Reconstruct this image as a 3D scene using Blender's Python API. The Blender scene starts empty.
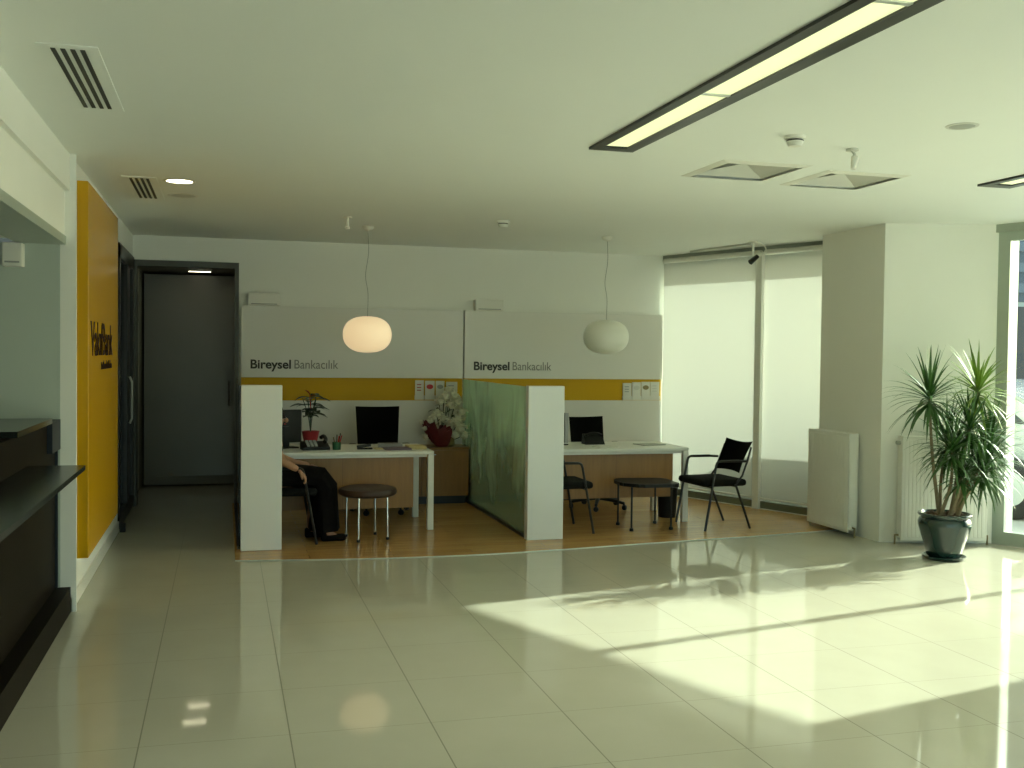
import bpy, bmesh, math, random
from mathutils import Vector, Matrix
random.seed(7)
SC = bpy.context.scene
C = SC.collection
PI = math.pi
CEIL = 2.78

# ---------------------------------------------------------------- materials
MATS = {}
def mat(name, col, rough=0.6, metal=0.0, spec=0.5, emit=None, es=0.0, trans=0.0, coat=0.0, noise=0.0, nscale=8.0, bump=0.0, bscale=60.0):
    m = bpy.data.materials.new(name); m.use_nodes = True
    nt = m.node_tree; b = nt.nodes['Principled BSDF']
    b.inputs['Base Color'].default_value = (*col, 1)
    b.inputs['Roughness'].default_value = rough
    b.inputs['Metallic'].default_value = metal
    b.inputs['Specular IOR Level'].default_value = spec
    b.inputs['Transmission Weight'].default_value = trans
    b.inputs['Coat Weight'].default_value = coat
    if emit:
        b.inputs['Emission Color'].default_value = (*emit, 1); b.inputs['Emission Strength'].default_value = es
    if noise or bump:
        tc = nt.nodes.new('ShaderNodeTexCoord')
    if noise:
        n = nt.nodes.new('ShaderNodeTexNoise'); n.inputs['Scale'].default_value = nscale; n.inputs['Detail'].default_value = 4
        nt.links.new(tc.outputs['Object'], n.inputs['Vector'])
        r = nt.nodes.new('ShaderNodeMapRange'); r.inputs['To Min'].default_value = 1 - noise; r.inputs['To Max'].default_value = 1 + noise
        nt.links.new(n.outputs['Fac'], r.inputs['Value'])
        mx = nt.nodes.new('ShaderNodeVectorMath'); mx.operation = 'SCALE'; mx.inputs[0].default_value = col
        nt.links.new(r.outputs['Result'], mx.inputs['Scale']); nt.links.new(mx.outputs['Vector'], b.inputs['Base Color'])
    if bump:
        n2 = nt.nodes.new('ShaderNodeTexNoise'); n2.inputs['Scale'].default_value = bscale
        nt.links.new(tc.outputs['Object'], n2.inputs['Vector'])
        bp = nt.nodes.new('ShaderNodeBump'); bp.inputs['Strength'].default_value = bump; bp.inputs['Distance'].default_value = 0.01
        nt.links.new(n2.outputs['Fac'], bp.inputs['Height']); nt.links.new(bp.outputs['Normal'], b.inputs['Normal'])
    MATS[name] = m
    return m

def nodes(m): return m.node_tree.nodes, m.node_tree.links, m.node_tree.nodes['Principled BSDF']

M = MATS
mat('wall_paint', (.84, .84, .78), .7, noise=.02, nscale=3)
mat('ceiling_paint', (.85, .87, .83), .75, noise=.015, nscale=2)
mat('niche_shade_paint', (.47, .53, .47), .5)  # wall colour darkened: the niche's shade is put into the paint
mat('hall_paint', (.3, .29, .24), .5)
mat('hall_end', (.22, .22, .19), .25, noise=.1, nscale=2)
mat('board_white', (.74, .73, .68), .35)
mat('partition_white', (.78, .80, .80), .4)
mat('yellow', (.58, .31, .003), .25, spec=.3)
mat('band_yellow', (.62, .36, .006), .5, spec=.2)
mat('dark_text', (.03, .028, .025), .5)
mat('grey_text', (.22, .22, .20), .5)
mat('brown_text', (.03, .012, .005), .8, spec=.1)
mat('counter_dark', (.008, .006, .004), .5, spec=.05, noise=.3, nscale=5)
mat('counter_top', (.008, .011, .010), .2, spec=.25)
mat('counter_end', (.018, .024, .034), .5, spec=.2)
mat('black_frame', (.012, .014, .013), .35)
mat('black_plastic', (.009, .009, .009), .45, spec=.3)
mat('black_fabric', (.009, .009, .008), .95, spec=.15, bump=.3, bscale=300)
mat('black_metal', (.02, .02, .02), .35, metal=.3)
mat('chrome', (.75, .75, .73), .15, metal=1)
mat('alu', (.62, .65, .62), .35, metal=.6)
mat('desk_white', (.80, .80, .75), .35)
mat('white_enamel', (.80, .80, .74), .3)
mat('white_plastic', (.78, .77, .70), .4)
mat('grey_plastic', (.35, .36, .33), .5)
mat('vent_dark', (.05, .05, .045), .7)
mat('vent_grey', (.62, .62, .57), .6)
mat('leather_brown', (.045, .022, .014), .45)
mat('pot_green', (.012, .032, .028), .12, coat=.5)
mat('soil', (.09, .055, .03), .95, noise=.4, nscale=40)
mat('leaf_green', (.045, .12, .025), .35, noise=.35, nscale=6)
mat('leaf_dark', (.02, .05, .02), .4)
mat('leaf_lime', (.16, .26, .03), .35, noise=.2, nscale=6)
mat('bark', (.20, .16, .09), .8, noise=.3, nscale=30)
mat('red', (.55, .02, .03), .5)
mat('red_pot', (.35, .02, .03), .45)
mat('petal', (.85, .83, .70), .7, noise=.15, nscale=30)
mat('burgundy', (.12, .012, .018), .5, noise=.3, nscale=20)
mat('paper', (.75, .74, .68), .7)
mat('paper_cream', (.62, .50, .25), .7)
mat('folder_purple', (.16, .10, .14), .5)
mat('skin', (.42, .22, .13), .5)
mat('dress_black', (.006, .005, .005), .95, spec=.1, bump=.3, bscale=40)
mat('hair', (.018, .012, .009), .55)
mat('monitor_silver', (.35, .35, .36), .35)
mat('screen', (.02, .022, .025), .2)
mat('pen_green', (.03, .12, .05), .4)
mat('brass', (.30, .24, .12), .4, metal=.6)
mat('bounce_ground', (.60, .60, .56), .9, noise=.1, nscale=1)
mat('paving', (.40, .40, .36), .9, noise=.1, nscale=1)
mat('out_white', (.36, .40, .34), .7)
mat('out_blue', (.035, .06, .08), .4)
mat('out_blue2', (.08, .11, .13), .5)
mat('out_dark', (.02, .024, .024), .4)
mat('out_green', (.05, .10, .03), .8)
mat('car_silver', (.35, .37, .36), .25, metal=.5, coat=.5)
mat('car_glass', (.02, .03, .035), .05)
mat('rubber', (.02, .02, .02), .8)
mat('sill_green', (.15, .16, .11), .5)
mat('hall_frame', (.10, .105, .095), .5)
mat('hall_rail', (.20, .20, .16), .5)
mat('steel_frame', (.42, .48, .42), .35, metal=.3)
mat('linear_lamp', (.8, .8, .6), .5, emit=(.92, 1, .53), es=.28)
mat('down_lamp', (.8, .8, .6), .5, emit=(1, .92, .62), es=3)
mat('hall_lamp', (.8, .8, .6), .5, emit=(1, .9, .6), es=3)
mat('globe_lit', (.85, .75, .6), .35, emit=(1, .72, .40), es=.24)
mat('globe_off', (.90, .90, .82), .3)

# floor tiles
def tile_mat():
    m = mat('floor_tile', (.52, .50, .40), .07, spec=.5)
    N, L, b = nodes(m)
    tc = N.new('ShaderNodeTexCoord'); sp = N.new('ShaderNodeSeparateXYZ'); L.new(tc.outputs['Object'], sp.inputs[0])
    masks = []
    for ax, off in (('X', .27), ('Y', 4.4)):
        a = N.new('ShaderNodeMath'); a.operation = 'SUBTRACT'; L.new(sp.outputs[ax], a.inputs[0]); a.inputs[1].default_value = off - 6.0
        d = N.new('ShaderNodeMath'); d.operation = 'DIVIDE'; L.new(a.outputs[0], d.inputs[0]); d.inputs[1].default_value = .6
        f = N.new('ShaderNodeMath'); f.operation = 'FRACT'; L.new(d.outputs[0], f.inputs[0])
        g = N.new('ShaderNodeMath'); g.operation = 'LESS_THAN'; L.new(f.outputs[0], g.inputs[0]); g.inputs[1].default_value = .009 if ax == 'X' else .004
        masks.append(g)
    mx = N.new('ShaderNodeMath'); mx.operation = 'MAXIMUM'; L.new(masks[0].outputs[0], mx.inputs[0]); L.new(masks[1].outputs[0], mx.inputs[1])
    no = N.new('ShaderNodeTexNoise'); no.inputs['Scale'].default_value = 3; no.inputs['Detail'].default_value = 5; L.new(tc.outputs['Object'], no.inputs['Vector'])
    cr = N.new('ShaderNodeMixRGB'); cr.inputs[1].default_value = (.50, .48, .385, 1); cr.inputs[2].default_value = (.56, .54, .44, 1); L.new(no.outputs['Fac'], cr.inputs[0])
    c2 = N.new('ShaderNodeMixRGB'); L.new(mx.outputs[0], c2.inputs[0]); L.new(cr.outputs[0], c2.inputs[1]); c2.inputs[2].default_value = (.19, .18, .13, 1)
    L.new(c2.outputs[0], b.inputs['Base Color'])
    rr = N.new('ShaderNodeMapRange'); L.new(mx.outputs[0], rr.inputs['Value']); rr.inputs['To Min'].default_value = .05; rr.inputs['To Max'].default_value = .6
    L.new(rr.outputs['Result'], b.inputs['Roughness'])
    n2 = N.new('ShaderNodeTexNoise'); n2.inputs['Scale'].default_value = 1.6; L.new(tc.outputs['Object'], n2.inputs['Vector'])
    bp = N.new('ShaderNodeBump'); bp.inputs['Strength'].default_value = .004; bp.inputs['Distance'].default_value = .03
    L.new(n2.outputs['Fac'], bp.inputs['Height']); L.new(bp.outputs['Normal'], b.inputs['Normal'])
tile_mat()

def plank_mat(name, c1, c2, axis, width, length, rough):
    m = mat(name, c1, rough)
    N, L, b = nodes(m)
    tc = N.new('ShaderNodeTexCoord'); mp = N.new('ShaderNodeMapping'); L.new(tc.outputs['Object'], mp.inputs['Vector'])
    if axis == 'Z': mp.inputs['Rotation'].default_value = (PI/2, 0, 0)
    br = N.new('ShaderNodeTexBrick'); L.new(mp.outputs[0], br.inputs['Vector'])
    br.inputs['Color1'].default_value = (*c1, 1); br.inputs['Color2'].default_value = (*c2, 1); br.inputs['Mortar'].default_value = (c1[0]*.4, c1[1]*.4, c1[2]*.4, 1)
    br.inputs['Scale'].default_value = 1; br.inputs['Mortar Size'].default_value = .0015; br.inputs['Brick Width'].default_value = length; br.inputs['Row Height'].default_value = width
    mp2 = N.new('ShaderNodeMapping'); L.new(tc.outputs['Object'], mp2.inputs['Vector'])
    mp2.inputs['Scale'].default_value = (1.2, 14, 14) if axis == 'X' else (14, 14, 1.5)
    no = N.new('ShaderNodeTexNoise'); no.inputs['Scale'].default_value = 2.5; no.inputs['Detail'].default_value = 6; L.new(mp2.outputs[0], no.inputs['Vector'])
    r = N.new('ShaderNodeMapRange'); L.new(no.outputs['Fac'], r.inputs['Value']); r.inputs['To Min'].default_value = .72; r.inputs['To Max'].default_value = 1.28
    v = N.new('ShaderNodeVectorMath'); v.operation = 'SCALE'; L.new(br.outputs['Color'], v.inputs[0]); L.new(r.outputs['Result'], v.inputs['Scale'])
    L.new(v.outputs['Vector'], b.inputs['Base Color'])
    return m
plank_mat('parquet', (.58, .34, .12), (.50, .28, .10), 'X', .12, 1.3, .22)
plank_mat('wood_panel', (.30, .15, .04), (.28, .14, .036), 'Z', 5, 5, .35)
plank_mat('wood_red', (.26, .12, .05), (.24, .11, .045), 'Z', 5, 5, .35)

def glass_mat(name, tint=(.92, 1, .95), fac=.92):
    m = bpy.data.materials.new(name); m.use_nodes = True; N = m.node_tree.nodes; L = m.node_tree.links
    N.clear(); o = N.new('ShaderNodeOutputMaterial'); t = N.new('ShaderNodeBsdfTransparent'); t.inputs[0].default_value = (*tint, 1)
    g = N.new('ShaderNodeBsdfGlossy'); g.inputs['Roughness'].default_value = .02
    fr = N.new('ShaderNodeFresnel'); fr.inputs['IOR'].default_value = 1.35
    mx = N.new('ShaderNodeMixShader'); L.new(fr.outputs[0], mx.inputs[0]); L.new(t.outputs[0], mx.inputs[1]); L.new(g.outputs[0], mx.inputs[2]); L.new(mx.outputs[0], o.inputs[0])
    MATS[name] = m; return m
glass_mat('window_glass')
glass_mat('dark_glass', (.10, .12, .11))
def frost_mat():
    m = glass_mat('frosted_glass', (.72, .86, .70)); N = m.node_tree.nodes; L = m.node_tree.links
    o = [n for n in N if n.type == 'OUTPUT_MATERIAL'][0]; base = [n for n in N if n.type == 'MIX_SHADER'][0]
    tc = N.new('ShaderNodeTexCoord'); mp = N.new('ShaderNodeMapping'); mp.inputs['Scale'].default_value = (1, 1.6, .55); L.new(tc.outputs['Object'], mp.inputs['Vector'])
    no = N.new('ShaderNodeTexNoise'); no.inputs['Scale'].default_value = 2.2; no.inputs['Detail'].default_value = 5; no.inputs['Distortion'].default_value = .8; L.new(mp.outputs[0], no.inputs['Vector'])
    sp = N.new('ShaderNodeSeparateXYZ'); L.new(tc.outputs['Object'], sp.inputs[0])
    zr = N.new('ShaderNodeMapRange'); L.new(sp.outputs['Z'], zr.inputs['Value']); zr.inputs['From Min'].default_value = .2; zr.inputs['From Max'].default_value = 1.2; zr.inputs['To Min'].default_value = -.18; zr.inputs['To Max'].default_value = .22
    yr = N.new('ShaderNodeMapRange'); L.new(sp.outputs['Y'], yr.inputs['Value']); yr.inputs['From Min'].default_value = 8.6; yr.inputs['From Max'].default_value = 10.9; yr.inputs['To Min'].default_value = -.02; yr.inputs['To Max'].default_value = .12
    a = N.new('ShaderNodeMath'); a.operation = 'ADD'; L.new(no.outputs['Fac'], a.inputs[0]); L.new(zr.outputs[0], a.inputs[1])
    a2 = N.new('ShaderNodeMath'); a2.operation = 'ADD'; L.new(a.outputs[0], a2.inputs[0]); L.new(yr.outputs[0], a2.inputs[1])
    r = N.new('ShaderNodeMapRange'); L.new(a2.outputs[0], r.inputs['Value']); r.inputs['From Min'].default_value = .42; r.inputs['From Max'].default_value = .72; r.inputs['To Min'].default_value = .22; r.inputs['To Max'].default_value = .92
    d = N.new('ShaderNodeBsdfDiffuse'); d.inputs[0].default_value = (.74, .90, .76, 1)
    tr = N.new('ShaderNodeBsdfTranslucent'); tr.inputs[0].default_value = (.74, .90, .76, 1)
    dd = N.new('ShaderNodeMixShader'); dd.inputs[0].default_value = .4; L.new(d.outputs[0], dd.inputs[1]); L.new(tr.outputs[0], dd.inputs[2])
    mx = N.new('ShaderNodeMixShader'); L.new(r.outputs[0], mx.inputs[0]); L.new(base.outputs[0], mx.inputs[1]); L.new(dd.outputs[0], mx.inputs[2]); L.new(mx.outputs[0], o.inputs[0])
frost_mat()
def blind_mat():
    m = bpy.data.materials.new('blind_fabric'); m.use_nodes = True; N = m.node_tree.nodes; L = m.node_tree.links
    N.clear(); o = N.new('ShaderNodeOutputMaterial')
    d = N.new('ShaderNodeBsdfDiffuse'); d.inputs[0].default_value = (.62, .64, .60, 1)
    t = N.new('ShaderNodeBsdfTranslucent'); t.inputs[0].default_value = (.56, .57, .51, 1)
    mx = N.new('ShaderNodeMixShader'); mx.inputs[0].default_value = .21; L.new(d.outputs[0], mx.inputs[1]); L.new(t.outputs[0], mx.inputs[2]); L.new(mx.outputs[0], o.inputs[0])
    MATS['blind_fabric'] = m
blind_mat()

# ---------------------------------------------------------------- mesh helpers
def nb(): return bmesh.new()
def box(bm, x0, x1, y0, y1, z0, z1, mx=None):
    vs = [bm.verts.new(v) for v in ((x0,y0,z0),(x1,y0,z0),(x1,y1,z0),(x0,y1,z0),(x0,y0,z1),(x1,y0,z1),(x1,y1,z1),(x0,y1,z1))]
    for f in ((0,3,2,1),(4,5,6,7),(0,1,5,4),(1,2,6,5),(2,3,7,6),(3,0,4,7)): bm.faces.new([vs[i] for i in f])
    if mx: bmesh.ops.transform(bm, matrix=mx, verts=vs)
    return vs
def rbox(bm, x0, x1, y0, y1, z0, z1, r=.01, seg=2, mx=None):
    t = nb(); box(t, x0, x1, y0, y1, z0, z1); bmesh.ops.bevel(t, geom=t.edges[:], offset=r, segments=seg, affect='EDGES', profile=.5)
    if mx: bmesh.ops.transform(t, matrix=mx, verts=t.verts[:])
    merge(bm, t)
def merge(bm, t):
    me = bpy.data.meshes.new('tmp'); t.to_mesh(me); t.free(); bm.from_mesh(me); bpy.data.meshes.remove(me)
def prism(bm, pts, z0, z1):
    a = [bm.verts.new((x, y, z0)) for x, y in pts]; b = [bm.verts.new((x, y, z1)) for x, y in pts]
    n = len(pts); bm.faces.new(a[::-1]); bm.faces.new(b)
    for i in range(n): bm.faces.new((a[i], a[(i+1) % n], b[(i+1) % n], b[i]))
def extr(bm, pts3, off):
    """closed 3-D polygon extruded by a vector"""
    off = Vector(off); a = [bm.verts.new(p) for p in pts3]; b = [bm.verts.new(Vector(p) + off) for p in pts3]; n = len(a)
    bm.faces.new(a[::-1]); bm.faces.new(b)
    for i in range(n): bm.faces.new((a[i], a[(i+1) % n], b[(i+1) % n], b[i]))
def tube(bm, pts, r, seg=10, cap=True):
    pts = [Vector(p) for p in pts]; rs = r if isinstance(r, (list, tuple)) else [r]*len(pts)
    rings = []; ref = None
    for i, p in enumerate(pts):
        if i == 0: d = pts[1]-p
        elif i == len(pts)-1: d = p-pts[-2]
        else: d = (pts[i+1]-p).normalized() + (p-pts[i-1]).normalized()
        d.normalize()
        if ref is None: ref = Vector((0,0,1)) if abs(d.z) < .9 else Vector((1,0,0))
        u = d.cross(ref).normalized(); w = u.cross(d).normalized(); ref = w
        rings.append([bm.verts.new(p + (u*math.cos(2*PI*k/seg) + w*math.sin(2*PI*k/seg))*rs[i]) for k in range(seg)])
    for a, b in zip(rings, rings[1:]):
        for k in range(seg): bm.faces.new((a[k], a[(k+1) % seg], b[(k+1) % seg], b[k]))
    if cap: bm.faces.new(rings[0][::-1]); bm.faces.new(rings[-1])
def lathe(bm, prof, cx=0, cy=0, cz=0, seg=32):
    rings = []
    for r, z in prof:
        if r < 1e-5: rings.append([bm.verts.new((cx, cy, cz+z))])
        else: rings.append([bm.verts.new((cx+r*math.cos(2*PI*k/seg), cy+r*math.sin(2*PI*k/seg), cz+z)) for k in range(seg)])
    for a, b in zip(rings, rings[1:]):
        for k in range(seg):
            k2 = (k+1) % seg
            if len(a) == 1 and len(b) == 1: continue
            if len(a) == 1: bm.faces.new((a[0], b[k2], b[k]))
            elif len(b) == 1: bm.faces.new((a[k], a[k2], b[0]))
            else: bm.faces.new((a[k], a[k2], b[k2], b[k]))
def curve_pts(pts, n=6):
    """Catmull-Rom through points"""
    P = [Vector(p) for p in pts]; P = [2*P[0]-P[1]] + P + [2*P[-1]-P[-2]]; out = []
    for i in range(1, len(P)-2):
        for k in range(n):
            t = k/n; a, b, c, d = P[i-1:i+3]
            out.append(.5*((2*b)+(c-a)*t+(2*a-5*b+4*c-d)*t*t+(3*b-a-3*c+d)*t**3))
    out.append(P[-2]); return out

def obj(name, bm, m, parent=None, smooth=False, loc=None):
    me = bpy.data.meshes.new(name)
    bmesh.ops.recalc_face_normals(bm, faces=bm.faces[:])
    bm.to_mesh(me); bm.free()
    if m: me.materials.append(MATS[m])
    if smooth:
        for p in me.polygons: p.use_smooth = True
        try: me.set_sharp_from_angle(angle=math.radians(40))
        except Exception: pass
    o = bpy.data.objects.new(name, me); C.objects.link(o)
    if parent: o.parent = parent
    if loc: o.location = loc
    return o
def tag(o, label, cat, group=None, kind=None):
    o['label'] = label; o['category'] = cat
    if group: o['group'] = group
    if kind: o['kind'] = kind
    return o
def thing(name, label, cat, loc=(0,0,0), rz=0, group=None):
    o = bpy.data.objects.new(name, None); o.empty_display_size = .1; C.objects.link(o)
    o.location = loc; o.rotation_euler = (0, 0, rz)
    return tag(o, label, cat, group)
def struct(name, bm, m, parent=None, smooth=False):
    o = obj(name, bm, m, parent, smooth)
    if not parent: o['kind'] = 'structure'
    return o
def copy_tree(o, parent=None):
    c = o.copy(); C.objects.link(c)
    if parent: c.parent = parent
    for ch in list(o.children): copy_tree(ch, c)
    return c
def text(name, s, m, parent, origin, width, height, rot, bold=0.0, depth=.003):
    """lettering mesh fitted into width x height, lower-left at origin (baseline corner)"""
    cu = bpy.data.curves.new(name, 'FONT'); cu.body = s; cu.size = 1; cu.offset = bold; cu.extrude = .01
    t = bpy.data.objects.new('tmp_text', cu); C.objects.link(t)
    bpy.context.view_layer.update()
    me = bpy.data.meshes.new_from_object(t.evaluated_get(bpy.context.evaluated_depsgraph_get()))
    bpy.data.objects.remove(t)
    xs = [v.co.x for v in me.vertices]; ys = [v.co.y for v in me.vertices]
    x0, x1, y1 = min(xs), max(xs), max(ys)
    for v in me.vertices:
        v.co = Vector(((v.co.x-x0)/(x1-x0)*width, v.co.y/y1*height, v.co.z/.01*depth*.5))
        v.co = Matrix.Rotation(rot[2], 3, 'Z') @ (Matrix.Rotation(rot[0], 3, 'X') @ v.co) + Vector(origin)
    me.materials.clear(); me.materials.append(MATS[m]); me.name = name
    o = bpy.data.objects.new(name, me); C.objects.link(o)
    if parent: o.parent = parent
    return o

# facade frame: t along the glass front from the back corner, n outward
FO = Vector((4.95, 11.3, 0)); FD = Vector((.379, -.9254, 0)).normalized(); FN = Vector((.9254, .379, 0)).normalized()
def F(t, n=0, z=0): return FO + FD*t + FN*n + Vector((0, 0, z))
FM = Matrix((( FD.x, FN.x, 0, FO.x), (FD.y, FN.y, 0, FO.y), (0, 0, 1, 0), (0, 0, 0, 1)))
def fbox(bm, t0, t1, n0, n1, z0, z1): box(bm, t0, t1, n0, n1, z0, z1, FM)
BACK = 11.3
YB = -3.0
TB = (BACK-YB)/.9254

# ---------------------------------------------------------------- setting
wood_edge = [(.09,8.18),(1.02,8.05),(1.89,8.02),(2.58,8.08),(3.06,8.15),(3.64,8.23),(4.74,8.36),(5.53,8.5)]
bm = nb(); prism(bm, [(-4,YB),(F(TB,.0).x,YB),(F(0).x+.001,BACK),(F(0).x-.01,14.2),(-4,14.2)], -.2, 0); struct('floor', bm, 'floor_tile')
bm = nb(); prism(bm, wood_edge + [(5.53,8.85),(F(2.72,-.0).x,8.85),(F(.0,-.0).x,BACK-.001),(.09,BACK-.001)], .0005, .004); struct('floor_wood', bm, 'parquet')
bm = nb(); 
e3 = curve_pts([(x, y-.012, .005) for x, y in wood_edge], 4)
tube(bm, e3, .006, 6); struct('trim_1', bm, 'alu')

bm = nb(); prism(bm, [(-4,YB),(F(TB).x+.4,YB),(F(0).x+.5,BACK+.2),(-4,BACK+.2)], CEIL, CEIL+.25); ceil_o = struct('ceiling', bm, 'ceiling_paint')
DIFF = ((3.17, 6.0025), (3.945, 6.08))
for dx_, dy_ in DIFF:      # openings for the two recessed air diffusers
    cb = nb(); box(cb, dx_-.257, dx_+.257, dy_-.257, dy_+.257, CEIL-.05, CEIL+.12); co_ = obj('tmp_cut', cb, None)
    md = ceil_o.modifiers.new('cut', 'BOOLEAN'); md.object = co_; md.operation = 'DIFFERENCE'; md.solver = 'EXACT'
    bpy.context.view_layer.update()
    me_ = bpy.data.meshes.new_from_object(ceil_o.evaluated_get(bpy.context.evaluated_depsgraph_get()))
    ceil_o.modifiers.clear(); ceil_o.data = me_; bpy.data.objects.remove(co_)
# back wall with hall opening x -.88..15, z 0..2.52
bm = nb(); box(bm, .15, 5.3, BACK, BACK+.15, 0, CEIL); box(bm, -.9, .15, BACK, BACK+.15, 2.53, CEIL); struct('wall_back', bm, 'wall_paint')
# left wall
bm = nb(); box(bm, -.955, -.9, 6.8, 6.96, 0, CEIL); box(bm, -1.05, -.9, 6.96, 9.75, 0, CEIL); box(bm, -1.05, -.9, 9.75, BACK+.15, 2.55, CEIL)
box(bm, -1.2, -.9, YB, 6.8, 2.56, CEIL); box(bm, -1.2, -.93, YB, 6.8, 2.285, 2.56)
struct('wall_left', bm, 'wall_paint')
bm = nb(); box(bm, -4, -.956, 6.8, 6.95, 0, 2.235); struct('wall_niche', bm, 'niche_shade_paint')
bm = nb(); box(bm, -.9, -.864, 6.80, 6.826, .0, CEIL); struct('trim_6', bm, 'wall_paint')
bm = nb(); box(bm, -4.1, -4, YB, 6.95, 0, CEIL); struct('wall_left_far', bm, 'wall_paint')
bm = nb(); box(bm, -4, -1.2, YB, 6.8, 2.26, 2.34); struct('ceiling_niche', bm, 'ceiling_paint')
bm = nb(); box(bm, -1.2, -.92, YB, 6.8, 2.235, 2.285); struct('trim_2', bm, 'steel_frame')
bm = nb(); box(bm, -.9, -.888, 6.8, 9.75, 0, .09); struct('baseboard_left', bm, 'white_plastic')
bm = nb(); box(bm, -4, -.6, YB-.15, YB, 0, CEIL); box(bm, 9.6, F(TB).x+.3, YB-.15, YB, 0, CEIL); box(bm, -.6, 9.6, YB-.15, YB, 2.65, CEIL); struct('wall_front', bm, 'wall_paint')
wb = nb()
for k in range(7): box(wb, -.6+k*1.69, -.54+k*1.69, YB-.1, YB-.02, 0, 2.65)
box(wb, -.54, 9.6, YB-.1, YB-.02, 0, .1); box(wb, -.54, 9.6, YB-.1, YB-.02, 2.58, 2.65); w5 = struct('fill_window', wb, 'steel_frame')  # unseen glazing behind the camera, added to let in fill daylight
wb = nb()
for k in range(6): box(wb, -.54+k*1.69, -.6+(k+1)*1.69, YB-.065, YB-.057, .1, 2.58)
obj('glass_pane', wb, 'window_glass', w5)
# hall behind the opening
bm = nb(); box(bm, .18, .3, BACK+.15, 13.8, 0, 2.53); struct('wall_hall_right', bm, 'hall_paint')
bm = nb(); box(bm, -1.05, -.93, 12.5, 13.8, 0, 2.53); struct('wall_hall_left', bm, 'hall_paint')
bm = nb(); box(bm, -1.05, .3, 13.65, 13.8, 0, 2.53); struct('wall_hall_end', bm, 'hall_end')
bm = nb(); box(bm, -1.05, .3, BACK+.15, 13.8, 2.53, 2.6); struct('ceiling_hall', bm, 'hall_paint')
bm = nb(); box(bm, -.93, .18, 13.63, 13.65, 0, .09); struct('baseboard_hall', bm, 'hall_rail')
# opening frame
d2 = nb(); box(d2, -.9, -.86, BACK-.02, BACK+.15, 0, 2.53); box(d2, .11, .15, BACK-.02, BACK+.15, 0, 2.53); box(d2, -.86, .11, BACK-.02, BACK+.15, 2.47, 2.53)
fr = struct('door_2', d2, 'hall_frame')
d3 = nb(); box(d3, -.9, .16, 12.9, 12.93, .12, 2.5); door2 = struct('door_3', d3, 'hall_end')
b_ = nb(); box(b_, -.9, .16, 12.885, 12.945, 0.02, .12); obj('kick_rail', b_, 'hall_rail', door2)
b_ = nb(); tube(b_, [(.06, 12.86, .95), (.06, 12.86, 1.25)], .012, 8); obj('door_handle', b_, 'chrome', door2)
# dark glazed doors in the left wall
d1 = nb()
for y0, y1 in ((9.77, 9.87), (10.55, 10.65), (10.7, 10.78), (11.15, BACK+.1)): box(d1, -.96, -.885, y0, y1, .1, 2.53)
box(d1, -.96, -.885, 9.77, BACK+.1, 2.42, 2.55); box(d1, -.96, -.885, 9.77, BACK+.1, .02, .14)
dd = struct('door_1', d1, 'black_frame')
g_ = nb(); box(g_, -.93, -.92, 9.87, 10.55, .14, 2.42); box(g_, -.93, -.92, 10.78, 11.15, .14, 2.42); obj('glass_pane', g_, 'dark_glass', dd)
h_ = nb(); tube(h_, [(-.87, 10.6, .9), (-.85, 10.6, .95), (-.85, 10.6, 1.3), (-.87, 10.6, 1.35)], .011, 8); obj('door_handle', h_, 'alu', dd)
bm = nb(); box(bm, -2.2, -2.1, 9.3, 14, 0, 2.6); struct('wall_side_room', bm, 'hall_paint')
bm = nb(); box(bm, -2.1, -1.05, 9.2, 9.3, 0, 2.6); box(bm, -2.1, -1.05, 13.7, 13.8, 0, 2.6); box(bm, -2.2, -1.05, 9.2, 13.8, 2.6, 2.7); struct('wall_side_room_end', bm, 'hall_paint')

# column / pier on the right
colp = [(5.53, 7.87), (6.50, 7.605), (F(3.98, .25).x, F(3.98, .25).y), (F(2.72, .25).x, F(2.72, .25).y), (F(2.72).x, F(2.72).y), (5.53, 8.85)]
bm = nb(); prism(bm, colp, 0, CEIL); struct('wall_right', bm, 'wall_paint')
# facade: header beam, outside eave, sills
bm = nb(); fbox(bm, -.2, TB, 0, .22, 2.71, CEIL+.25); fbox(bm, -.2, TB+1, .22, .74, CEIL+.02, CEIL+.22); struct('wall_facade_header', bm, 'out_white')
bm = nb(); fbox(bm, -.2, 2.72, -.06, .2, 0, .085); struct('trim_3', bm, 'sill_green')
bm = nb(); fbox(bm, .03, 2.70, -.075, -.06, 0, .012); struct('trim_4', bm, 'white_plastic')
bm = nb(); fbox(bm, -.2, .0, 0, .2, 0, 2.71); struct('wall_corner', bm, 'wall_paint')

def window(name, t0, t1, mull=(), z0=.02, z1=2.71, fw=.06, m='steel_frame', bot=.09, fw0=None):
    fw0 = fw0 or fw
    b = nb()
    fbox(b, t0, t0+fw0, .02, .17, z0, z1); fbox(b, t1-fw, t1, .02, .1, z0, z1)
    fbox(b, t0+fw0, t1-fw, .02, .1, z0, z0+bot); fbox(b, t0+fw0, t1-fw, .02, .1, z1-fw, z1)
    for t in mull: fbox(b, t-fw/2, t+fw/2, .02, .1, z0+bot, z1-fw)
    w = struct(name, b, m)
    g = nb(); e = [t0+fw0] + [x for t in mull for x in (t-fw/2, t+fw/2)] + [t1-fw]
    for a, c in zip(e[::2], e[1::2]): fbox(g, a, c, .055, .063, z0+bot, z1-fw)
    obj('glass_pane', g, 'window_glass', w)
    return w
window('window_1', 0, 2.72, (1.49,), z0=.0, m='alu')
window('window_2', 3.98, 6.80, (5.36,), z0=0, bot=.115, fw=.075, fw0=.12)
bm = nb(); fbox(bm, 6.80, 7.0, 0, .2, 0, 2.71); fbox(bm, 7.0, 8.25, 0, .2, 2.12, 2.71); struct('wall_facade_pier', bm, 'wall_paint')
w3 = window('door_4', 7.0, 8.25, (), z0=0, z1=2.12)
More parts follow.
